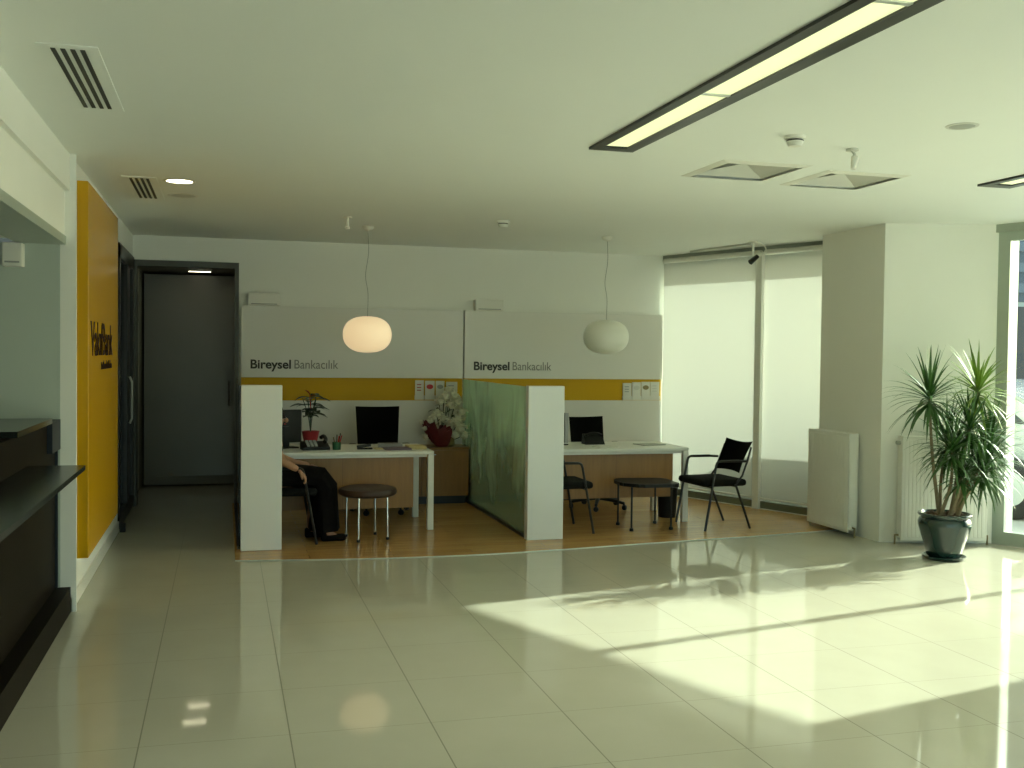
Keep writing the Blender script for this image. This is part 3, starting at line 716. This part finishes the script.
def linear_vent(cx, cy, w, l, label):
    t = thing('linear_vent', label, 'air vent', (cx, cy, CEIL), 0, 'slotted ceiling vents')
    b = nb(); box(b, -w/2-.04, w/2+.04, -l/2-.05, l/2+.05, -.004, 0); obj('frame', b, 'ceiling_paint', t)
    n = 4
    for k in range(n):
        a = -w/2+w*k/n
        b = nb(); box(b, a+.006, a+w/n-.012, -l/2, l/2, -.007, -.004); obj('slot', b, 'vent_dark', t)
linear_vent(-.59, 4.93, .145, 1.02, 'white slotted air vent in the ceiling nearest the camera, top left')
linear_vent(-.56, 8.03, .145, .95, 'smaller looking slotted air vent beside the lit downlight')

def diffuser(pts, label):
    cx = sum(p[0] for p in pts)/4; cy = sum(p[1] for p in pts)/4
    t = thing('air_diffuser', label, 'air vent', (cx, cy, CEIL), 0, 'square pyramid air diffusers')
    s = .30
    b = nb(); 
    for a in range(4):
        R_ = Matrix.Rotation(a*PI/2, 4, 'Z')
        v = [R_ @ Vector(p) for p in ((-s, -s, -.002), (s, -s, -.002), (s-.045, -s+.045, -.012), (-s+.045, -s+.045, -.012))]; extr(b, v, (0, 0, .002))
    obj('frame', b, 'white_plastic', t)
    for a in range(4):
        b = nb(); R_ = Matrix.Rotation(a*PI/2, 4, 'Z'); ns = 9; s0 = s-.045
        for k in range(ns):
            o0 = s0*(1-k/ns); o1 = s0*(1-(k+.62)/ns); z0 = .004+.042*k/ns; z1 = z0+.008
            v = [R_ @ Vector(p) for p in ((-o0, -o0, z0), (o0, -o0, z0), (o1, -o1, z1), (-o1, -o1, z1))]; extr(b, v, (0, 0, .0015))
        obj('louvre_panel', b, 'vent_grey', t)
    b = nb(); box(b, -s0, s0, -s0, s0, .10, .104); obj('backing', b, 'vent_dark', t)
diffuser([(2.87,6.25),(2.87,5.66),(3.47,5.72),(3.47,6.28)], 'square louvred air diffuser in the ceiling, left one of the pair')
diffuser([(3.63,6.35),(3.63,5.75),(4.26,5.81),(4.26,6.41)], 'square louvred air diffuser in the ceiling, right one below the hanging camera')

def smoke(x, y, s, label):
    t = thing('smoke_detector', label, 'smoke detector', (x, y, CEIL), 0, 'smoke detectors')
    b = nb(); lathe(b, [(0,0),(.055*s,0),(.055*s,-.015*s),(.045*s,-.02*s),(0,-.02*s)], seg=24); obj('mount', b, 'white_plastic', t, True)
    b = nb(); lathe(b, [(.04*s,-.02*s),(.045*s,-.035*s),(.035*s,-.055*s),(0,-.06*s)], seg=24); obj('sensor_head', b, 'white_plastic', t, True)
    b = nb(); lathe(b, [(.041*s,-.021*s),(.046*s,-.025*s),(.041*s,-.03*s)], seg=24); obj('sensor_slot', b, 'vent_dark', t)
smoke(2.92, 4.96, 1.0, 'round white smoke detector just above the left air diffuser')
smoke(2.37, 8.9, 1.0, 'small white smoke detector between the two globe lamps')
t = thing('sprinkler', 'small white sprinkler head in the ceiling left of the lit globe lamp cord', 'sprinkler', (1.03, 9.12, CEIL))
b = nb(); lathe(b, [(0,0),(.04,0),(.04,-.006),(0,-.006)], seg=20); obj('flange', b, 'white_plastic', t)
b = nb(); lathe(b, [(.012,-.006),(.012,-.08),(.02,-.085),(.02,-.105),(0,-.105)], seg=12); obj('nozzle', b, 'white_plastic', t, True)

t = thing('hanging_camera', 'small pale camera on a bent arm above the right air diffuser', 'camera', (3.40, 5.16, CEIL))
b = nb(); lathe(b, [(0,0),(.035,0),(.035,-.012),(0,-.012)], seg=16); obj('mount', b, 'vent_grey', t)
b = nb(); tube(b, curve_pts([(0,0,-.01),(.015,0,-.03),(.012,0,-.055)], 4), .008, 8); obj('arm', b, 'vent_grey', t, True)
b = nb(); tube(b, [(.02,0,-.045), (.0,-.01,-.115)], [.022,.014], 10); obj('camera_body', b, 'white_plastic', t, True)

t = thing('ceiling_speaker', 'flat round grey ceiling speaker at the upper right', 'speaker', (3.58, 4.48, CEIL))
b = nb(); lathe(b, [(0,-.004),(.062,-.004),(.075,0)], seg=32); obj('grille', b, 'grey_plastic', t, True)
b = nb(); lathe(b, [(.062,-.005),(.078,-.004),(.08,0)], seg=32); obj('ring', b, 'vent_grey', t, True)
def downlight(x, y, lamp, label):
    t = thing('downlight', label, 'ceiling light', (x, y, CEIL), 0, 'round recessed downlights')
    b = nb(); lathe(b, [(.088,-.004),(.105,-.006),(.115,0)], seg=32); obj('ring', b, 'white_plastic', t, True)
    b = nb(); lathe(b, [(0,-.003),(.09,-.003)], seg=32); obj('lens', b, lamp, t)
downlight(-.3, 7.61, 'down_lamp', 'round recessed downlight, lit, near the yellow sign')
downlight(-.3, 8.3, 'vent_grey', 'round recessed downlight, switched off, behind the lit one')
for x in (-.28, .0):
    pass
def hall_light(x, y, label):
    t = thing('hall_light', label, 'ceiling light', (x, y, 2.53), 0, 'small lights in the hall ceiling')
    b = nb(); rbox(b, -.13, .13, -.035, .035, -.015, 0, .003, 1); obj('casing', b, 'white_plastic', t)
    b = nb(); box(b, -.12, .12, -.027, .027, -.018, -.015); obj('lens', b, 'hall_lamp', t)
hall_light(-.30, 11.95, 'lit strip in the dark hall ceiling, the nearer one')
hall_light(-.27, 12.5, 'lit strip in the dark hall ceiling, the farther one')

# security camera on a pole by the blinds
t = thing('security_camera', 'dark security camera on a white ceiling pole in front of the blinds', 'camera', (5.17, 9.55, CEIL))
b = nb(); lathe(b, [(0,0),(.05,0),(.05,-.012),(.012,-.02),(.012,-.15),(0,-.15)], seg=16); obj('pole', b, 'white_plastic', t, True)
b = nb(); tube(b, [(.05,.0,-.15), (-.04,-.02,-.215)], [.022,.028], 12); obj('camera_body', b, 'black_plastic', t, True)
b = nb(); tube(b, curve_pts([(.04,0,-.01),(.09,0,-.02),(.14,.0,-.06),(.14,.0,-.11),(.10,0,-.14),(.02,0,-.145)], 6), .006, 6); obj('cable', b, 'white_plastic', t, True)
bm = nb(); tube(bm, [(4.98, 10.62, CEIL-.012), (5.20, 9.66, CEIL-.012)], .01, 6); tag(obj('cable_duct', bm, 'vent_grey'), 'thin cable duct running along the ceiling to the camera pole', 'cable duct')

# ---------------------------------------------------------------- radiators
def radiator(p0, p1, z0, z1, label):
    """p0,p1: wall points; room side is to the right of p0->p1 ... thickness towards the room"""
    p0 = Vector((*p0, 0)); p1 = Vector((*p1, 0)); d = (p1-p0); L = d.length; rz = math.atan2(d.y, d.x)
    t = thing('radiator', label, 'radiator', p0, rz, 'white panel radiators')
    h = z1-z0
    b = nb(); n = int(L/.035)
    rbox(b, 0, L, -.145, -.13, z0, z1, .003, 1)
    for k in range(n):
        a = .02+(L-.04)*k/n; rbox(b, a+.004, a+(L-.04)/n-.004, -.150, -.143, z0+.03, z1-.03, .003, 1)
    obj('front_panel', b, 'white_enamel', t)
    b = nb(); rbox(b, 0, L, -.055, -.04, z0, z1, .003, 1); obj('rear_panel', b, 'white_enamel', t)
    for xx in (0, L-.012):
        b = nb(); rbox(b, xx, xx+.012, -.14, -.045, z0+.02, z1, .002, 1); obj('side_cover', b, 'white_enamel', t)
    b = nb()
    for k in range(int(L/.02)): box(b, .015+k*.02, .021+k*.02, -.13, -.055, z1-.012, z1-.004)
    obj('top_grille', b, 'white_enamel', t)
    for xx in (-.03, L+.03):
        b = nb(); tube(b, [(xx, -.09, .0), (xx, -.09, z0+.04), (xx+(.03 if xx < 0 else -.03), -.09, z0+.04)], .009, 8); obj('pipe', b, 'brass', t, True)
    b = nb(); tube(b, [(-.035, -.09, z1-.06), (.0, -.09, z1-.06)], .016, 10); obj('bleed_valve', b, 'grey_plastic', t, True)
    for xx in (.1, L-.1):
        b = nb(); box(b, xx-.015, xx+.015, -.045, -.006, z0+.1, z1-.1); obj('bracket', b, 'grey_plastic', t)
    return t
radiator((5.53, 8.80), (5.53, 8.13), .045, .93, 'white radiator on the side face of the column, beside the blinds')
radiator((5.66, 7.835), (6.38, 7.644), .04, .94, 'white radiator behind the potted palm')

# ---------------------------------------------------------------- dracaena
t = thing('potted_plant', 'spiky leafed potted plant in a dark green glazed pot by the window', 'plant', (5.595, 7.10, 0))
b = nb(); lathe(b, [(0,.02),(.12,.02),(.135,.035),(.155,.12),(.182,.20),(.202,.27),(.204,.30),(.195,.325),(.182,.338),(.185,.345),(.203,.352),(.207,.362),(.203,.37),(.188,.372),(.178,.36),(.178,.32),(0,.32)], seg=48); obj('pot', b, 'pot_green', t, True)
b = nb(); lathe(b, [(0,0),(.145,0),(.165,.018),(.168,.028),(.16,.03),(.135,.012),(0,.012)], seg=40); obj('saucer', b, 'pot_green', t, True)
b = nb(); rng = random.Random(5)
lathe(b, [(0,.345),(.10,.35),(.178,.335),(.178,.31)], seg=24)
for k in range(50):
    a = rng.random()*6.28; r = .15*math.sqrt(rng.random()); tt = nb(); bmesh.ops.create_icosphere(tt, subdivisions=1, radius=.014+.012*rng.random(), matrix=Matrix.Translation((r*math.cos(a), r*math.sin(a), .35))); merge(b, tt)
obj('soil', b, 'soil', t)
heads = [((-.17, .0, 1.30), 84, .40, (-.05, .0, .34)), ((.27, -.02, 1.35), 84, .40, (.05, 0, .34)), ((.12, -.12, 1.06), 74, .36, (.02, -.05, .34)),
         ((.42, .02, .98), 70, .36, (.08, .02, .34)), ((-.04, -.12, .88), 66, .36, (-.07, -.03, .34)), ((.28, -.14, .84), 70, .37, (.07, -.04, .34)),
         ((.10, .12, .92), 60, .37, (.0, .06, .34)), ((.18, -.22, .72), 56, .33, (.05, -.08, .34)), ((.38, .08, .74), 50, .34, (.09, .04, .34)), ((.02, -.16, .68), 44, .28, (-.03, -.08, .34))]
def strap_leaf(b, p, az, el, L, w, droop):
    d0 = Vector((math.cos(az)*math.cos(el), math.sin(az)*math.cos(el), math.sin(el)))
    s = Vector((-math.sin(az), math.cos(az), 0)); p = Vector(p); prev = None; n = 7; d = d0.copy(); c = p.copy()
    for i in range(n+1):
        v = i/n; ww = w*(.55+.45*math.sin(min(1, v*2.2)*PI/2))*(1-v**2.4)*.5 + .0006
        up = s.cross(d).normalized()
        cur = (b.verts.new(c - s*ww + up*ww*.35), b.verts.new(c), b.verts.new(c + s*ww + up*ww*.35))
        if prev: b.faces.new((prev[0], prev[1], cur[1], cur[0])); b.faces.new((prev[1], prev[2], cur[2], cur[1]))
        prev = cur; d = (d + Vector((0,0,-1))*droop*(.15+v)/n*2).normalized(); c = c + d*(L/n)
for hi, (hp, cnt, L, bp) in enumerate(heads):
    b = nb(); mid = Vector(bp).lerp(Vector(hp), .5) + Vector((rng.uniform(-.03,.03), rng.uniform(-.03,.03), 0))
    tube(b, curve_pts([bp, mid, hp], 5), [.016-.007*i/10 for i in range(11)], 8); st = obj('stem', b, 'bark', t, True)
    b = nb()
    for k in range(cnt):
        az = k*2.399963 + rng.uniform(-.2, .2); v = k/cnt
        el = math.radians(82 - 118*v**.85 + rng.uniform(-9, 9))
        q = Vector(hp) + Vector((0, 0, .03-.09*v))
        strap_leaf(b, q, az, el, L*(.78+.3*rng.random()), .024, .25+.75*(v)+.25*rng.random())
    obj('leaf_crown', b, 'leaf_lime' if hi in (1,) else 'leaf_green', t, True)

# ---------------------------------------------------------------- seated person
P = thing('person', 'seated person in a long black dress, hand on chair arm, behind the left partition post', 'person', (.40, 9.0, .004))
def skin_mesh(name, verts, edges, radii, m, parent, root=0, sub=2, levels_smooth=True):
    me = bpy.data.meshes.new(name); me.from_pydata([Vector(v) for v in verts], edges, []); me.update()
    o = bpy.data.objects.new('tmp_skin', me); C.objects.link(o)
    sk = o.modifiers.new('s', 'SKIN'); sk.use_smooth_shade = True
    for i, sv in enumerate(me.skin_vertices[0].data):
        r = radii[i]; sv.radius = r if isinstance(r, tuple) else (r, r); sv.use_root = (i == root)
    sb = o.modifiers.new('u', 'SUBSURF'); sb.levels = sub; sb.render_levels = sub
    bpy.context.view_layer.update()
    m2 = bpy.data.meshes.new_from_object(o.evaluated_get(bpy.context.evaluated_depsgraph_get()))
    bpy.data.objects.remove(o)
    m2.materials.clear(); m2.materials.append(MATS[m]); m2.name = name
    for p in m2.polygons: p.use_smooth = True
    q = bpy.data.objects.new(name, m2); C.objects.link(q); q.parent = parent
    return q
# body (local frame: +X forward, -Y near side)
bv = [(-.02,0,.53), (-.05,0,.65), (-.03,0,.77), (.005,0,.86), (.02,0,.92), (.025,0,.96), (.025,0,1.04), (.015,0,1.09),  # 0-7
      (-.01,-.15,.84), (.06,-.25,.70), (.13,-.285,.665), (.195,-.30,.63),             # 8-11 near arm
      (-.01,.15,.84), (.04,.22,.70), (.19,.18,.64), (.32,.12,.62),                      # 12-15 far arm
      (.05,-.09,.53), (.43,-.10,.55), (.44,-.11,.14), (.45,-.11,.06), (.54,-.11,.03),  # 16-20 near leg
      (.05,.09,.53), (.40,.09,.55), (.33,.10,.16), (.33,.10,.06), (.43,.10,.03)]       # 21-25 far leg
be = [(0,1),(1,2),(2,3),(3,4),(4,5),(5,6),(6,7),(3,8),(8,9),(9,10),(10,11),(3,12),(12,13),(13,14),(14,15),(0,16),(16,17),(17,18),(18,19),(19,20),(0,21),(21,22),(22,23),(23,24),(24,25)]
br = [(.13,.15),(.12,.14),(.11,.14),(.07,.09),.045,.055,.085,.075, .05,.042,.032,.026, .05,.042,.032,.026, .085,.06,.04,.034,.028, .085,.06,.04,.034,.028]
skin_mesh('body', bv, be, br, 'skin', P)
# hands: palm + five separate fingers, curled over the arm end
def hand(o, side, fwd, down, parent):
    o = Vector(o); f = Vector(fwd).normalized(); dn = Vector(down).normalized(); lat = f.cross(dn).normalized()*side
    v = [o, o+f*.03+dn*.003, o+f*.055+dn*.006]; e = [(0,1),(1,2)]; r = [(.022,.018),(.030,.014),(.030,.013)]
    for k, (off, L) in enumerate(((-.027,.060),(-.009,.068),(.009,.064),(.027,.050))):
        b0 = len(v); base = o+f*.065+lat*off+dn*.008
        v += [base, base+f*L*.42+dn*L*.12, base+f*L*.62+dn*L*.42, base+f*L*.60+dn*L*.75]; e += [(2,b0),(b0,b0+1),(b0+1,b0+2),(b0+2,b0+3)]; r += [.0095,.0088,.008,.007]
    b0 = len(v); base = o+f*.025-lat*.028
    v += [base, base-lat*.018+f*.025+dn*.015, base-lat*.016+f*.048+dn*.03]; e += [(1,b0),(b0,b0+1),(b0+1,b0+2)]; r += [.011,.0095,.008]
    return skin_mesh('hand', v, e, r, 'skin', parent, 0, 2)
hand((.195,-.30,.63), 1, (.75,0,-.66), (-.55,.2,-.8), P)
hand((.32,.12,.62), -1, (1,-.2,-.2), (0,0,-1), P)
# face details
def blob(name, c, s, m, parent):
    b = nb(); bmesh.ops.create_uvsphere(b, u_segments=14, v_segments=10, radius=1, matrix=Matrix.Translation(c) @ Matrix.Diagonal((*s, 1))); return obj(name, b, m, parent, True)
for s in (-1, 1):
    blob('eye', (.100, s*.032, 1.045), (.01,.013,.009), 'white_plastic', P); blob('ear', (.02, s*.083, 1.035), (.018,.01,.03), 'skin', P)
blob('nose', (.113, 0, 1.02), (.018,.012,.02), 'skin', P); blob('mouth', (.103, 0, .988), (.010,.025,.007), 'red_pot', P)
hv = [(-.005,0,1.10), (-.05,0,1.06), (-.075,0,.97), (-.085,0,.87), (.025,0,1.11)]
skin_mesh('hair', hv, [(0,1),(1,2),(2,3),(0,4)], [(.085,.09),(.095,.08),(.07,.07),(.05,.04),(.07,.05)], 'hair', P, 0)
# dress: bodice with sleeves, skirt over thighs falling to the ankles
dv = [(-.02,0,.52), (-.055,0,.65), (-.035,0,.77), (-.005,0,.84), (-.01,-.15,.835), (.03,-.215,.76), (-.01,.15,.835), (.03,.205,.76)]
skin_mesh('bodice', dv, [(0,1),(1,2),(2,3),(3,4),(4,5),(3,6),(6,7)], [(.16,.19),(.14,.175),(.135,.165),(.085,.11),.07,.06,.07,.06], 'dress_black', P)
b = nb(); n = 28; rings = []
for (cx, cz, rx, rz_, ry, tilt) in ((-.04,.55,.13,.12,.20,90),(.12,.54,.11,.115,.21,90),(.28,.535,.10,.11,.21,88),(.38,.52,.11,.12,.21,55),(.425,.44,.12,.12,.21,20),(.43,.32,.115,.12,.215,4),(.435,.20,.12,.12,.225,0),(.435,.09,.13,.12,.235,0)):
    ring = []; a_ = math.radians(tilt)
    for k in range(n):
        q = 2*PI*k/n; wob = 1+.05*math.sin(q*7+cz*9)*(1 if cz < .45 else .4)
        u = math.cos(q)*rx*wob; y = math.sin(q)*ry*wob
        # u runs along forward (tilt 0) or along down->up (tilt 90)
        ring.append(b.verts.new((cx+u*math.cos(a_), y, max(cz+u*math.sin(a_), .045 if cz < .2 else .475 if tilt > 80 and u < 0 else -1))))
    rings.append(ring)
for a, c in zip(rings, rings[1:]):
    for k in range(n): b.faces.new((a[k], a[(k+1) % n], c[(k+1) % n], c[k]))
b.faces.new(rings[0][::-1])
obj('skirt', b, 'dress_black', P, True)
for (x, y) in ((.5, -.11), (.38, .10)):
    b = nb(); rbox(b, x-.09, x+.11, y-.04, y+.04, 0, .055, .022, 3); rbox(b, x-.10, x-.05, y-.035, y+.035, 0, .08, .015, 2); obj('shoe', b, 'dress_black', P, True)

# ---------------------------------------------------------------- outside
bm = nb(); prism(bm, [(-30,YB-40),(45,YB-40),(45,45),(-30,45)], -.32, -.22); struct('ground', bm, 'bounce_ground')  # ground widened and made pale to bounce sunlight in through the windows
bm = nb(); fbox(bm, -3, TB+3, .2, 3.9, -.22, -.02); struct('ground_pavement', bm, 'paving')
def car(loc, rz, label, m='car_silver'):
    t = thing('car', label, 'car', loc, rz, 'parked cars outside')
    prof = [(-2.05,.32),(-2.1,.62),(-1.95,.86),(-1.25,.95),(-.62,1.38),(.55,1.42),(1.25,1.30),(1.85,.95),(2.1,.88),(2.12,.4),(2.0,.3)]
    b = nb(); extr(b, [(x, -.82, z) for x, z in prof], (0, 1.64, 0)); bmesh.ops.bevel(b, geom=b.edges[:], offset=.05, segments=2, affect='EDGES'); obj('car_body', b, m, t, True)
    b = nb()
    for y in (-.825, .81):
        extr(b, [(x, y, z) for x, z in ((-1.05,.98),(-.56,1.31),(.0,1.34),(.0,.98))], (0, .015, 0)); extr(b, [(x, y, z) for x, z in ((.06,.98),(.06,1.34),(.55,1.34),(1.15,1.22),(1.45,.98))], (0, .015, 0))
    extr(b, [(-1.24,-.68,.97),(-1.24,.68,.97),(-.66,.62,1.38),(-.66,-.62,1.38)], (-.02,0,.015)); obj('car_windows', b, 'car_glass', t)
    for x in (-1.32, 1.3):
        for y in (-.76, .76):
            b = nb(); lathe(b, [(0,-.1),(.28,-.1),(.32,-.07),(.32,.07),(.28,.1),(0,.1)], seg=28); bmesh.ops.transform(b, matrix=Matrix.Translation((x, y, .32)) @ Matrix.Rotation(PI/2, 4, 'X'), verts=b.verts[:]); w = obj('wheel', b, 'rubber', t, True)
            b = nb(); lathe(b, [(0,-.105),(.18,-.105),(.18,.105),(0,.105)], seg=20); bmesh.ops.transform(b, matrix=Matrix.Translation((x, y, .32)) @ Matrix.Rotation(PI/2, 4, 'X'), verts=b.verts[:]); obj('hub_cap', b, 'alu', w, True)
    for y in (-.6, .6):
        b = nb(); rbox(b, -2.12, -2.0, y-.16, y+.16, .62, .78, .02); obj('headlight', b, 'white_plastic', t)
    return t
fa = math.atan2(FD.y, FD.x)
car((*F(2.05, 2.45).xy, -.02), fa, 'silver car parked right outside the blinds, casting a shadow on them')
car((11.0, 12.3, -.22), math.radians(12), 'silver car parked across the street, seen through the right window')
t = thing('office_building', 'pale building with blue grey window bands across the street', 'building', (16, 19, -.22))
b = nb(); box(b, -9, 9, 0, 6, 0, 9); obj('wall', b, 'out_white', t)
b = nb(); box(b, -8.2, 9, -.05, 0, 1.1, 3.0); obj('window_band', b, 'out_dark', t)
b = nb(); 
for k in range(12): box(b, -8.2, 9, -.12, 0, 3.3+k*.45, 3.5+k*.45)
obj('louvre_band', b, 'out_blue2', t)
b = nb(); box(b, -8.2, 9, -.04, 0, 3.1, 8.8); obj('glazing', b, 'out_blue', t)
b = nb()
for x in (-5.3, -1.5, 2.3, 6): box(b, x-.1, x+.1, -.2, 0, 0, 9)
obj('pilaster', b, 'out_white', t)

# ---------------------------------------------------------------- light
W = bpy.data.worlds.new('World'); SC.world = W; W.use_nodes = True
N = W.node_tree.nodes; L = W.node_tree.links; bg = N['Background']
sky = N.new('ShaderNodeTexSky'); sky.sky_type = 'NISHITA'; sky.sun_disc = False
SUN_AZ = math.radians(12.4); SUN_EL = math.atan(.476)
sky.sun_elevation = SUN_EL; sky.sun_rotation = PI/2 - SUN_AZ; sky.air_density = 1.0; sky.dust_density = 2.5
mu = N.new('ShaderNodeMixRGB'); mu.blend_type = 'MULTIPLY'; mu.inputs[0].default_value = 1; L.new(sky.outputs[0], mu.inputs[1]); mu.inputs[2].default_value = (.97, 1.0, 1.02, 1)
L.new(mu.outputs[0], bg.inputs[0]); bg.inputs[1].default_value = .26
sd = bpy.data.lights.new('sun', 'SUN'); sd.energy = 4.1; sd.color = (1, .97, .86); sd.angle = math.radians(.6)
so = bpy.data.objects.new('sun', sd); C.objects.link(so)
v = Vector((math.cos(SUN_AZ)*math.cos(SUN_EL), math.sin(SUN_AZ)*math.cos(SUN_EL), math.sin(SUN_EL)))
so.rotation_euler = v.to_track_quat('Z', 'Y').to_euler(); so.location = (15, 8, 8)

# sky portals at the window openings (sampling aid for daylight)
def portal(name, c, nrm, w, h):
    a = bpy.data.lights.new(name, 'AREA'); a.shape = 'RECTANGLE'; a.size = w; a.size_y = h; a.cycles.is_portal = True
    o = bpy.data.objects.new(name, a); C.objects.link(o); o.location = c; o.rotation_euler = Vector(nrm).to_track_quat('Z', 'Y').to_euler()
for nm, t0, t1, hh in (('portal_a', 3.98, 6.8, 2.7), ('portal_b', 7.0, 8.25, 2.1), ('portal_c', 8.5, 11.3, 2.7), ('portal_d', 11.6, 14.4, 2.7), ('portal_e', 0, 2.7, 2.7)):
    portal(nm, F((t0+t1)/2, .12, hh/2), FN, t1-t0, hh)
portal('portal_f', (4.5, YB-.12, 1.32), (0, -1, 0), 10.2, 2.64)

# ---------------------------------------------------------------- camera
f = 1040.; yaw, pit, rol = [math.radians(a) for a in (15.5, -1.6, .66)]
fw = Vector((math.sin(yaw)*math.cos(pit), math.cos(yaw)*math.cos(pit), math.sin(pit)))
rt = Vector((math.cos(yaw), -math.sin(yaw), 0)); up = rt.cross(fw)
r2 = rt*math.cos(rol) + up*math.sin(rol); u2 = up*math.cos(rol) - rt*math.sin(rol)
cd = bpy.data.cameras.new('camera'); cd.sensor_width = 36; cd.lens = f*36/1024; cd.clip_start = .05
co = bpy.data.objects.new('camera', cd); C.objects.link(co)
co.matrix_world = Matrix(((r2.x, u2.x, -fw.x, 0), (r2.y, u2.y, -fw.y, 0), (r2.z, u2.z, -fw.z, 1.6), (0,0,0,1)))
SC.camera = co
SC.view_settings.view_transform = 'Standard'; SC.view_settings.look = 'None'; SC.view_settings.gamma = 1; SC.view_settings.use_curve_mapping = False
SC.view_settings.exposure = 1.38
cy = SC.cycles
cy.use_denoising = True; cy.max_bounces = 10; cy.diffuse_bounces = 6; cy.glossy_bounces = 5; cy.transparent_max_bounces = 12; cy.sample_clamp_indirect = 0
cy.caustics_reflective = True; cy.blur_glossy = 2.0
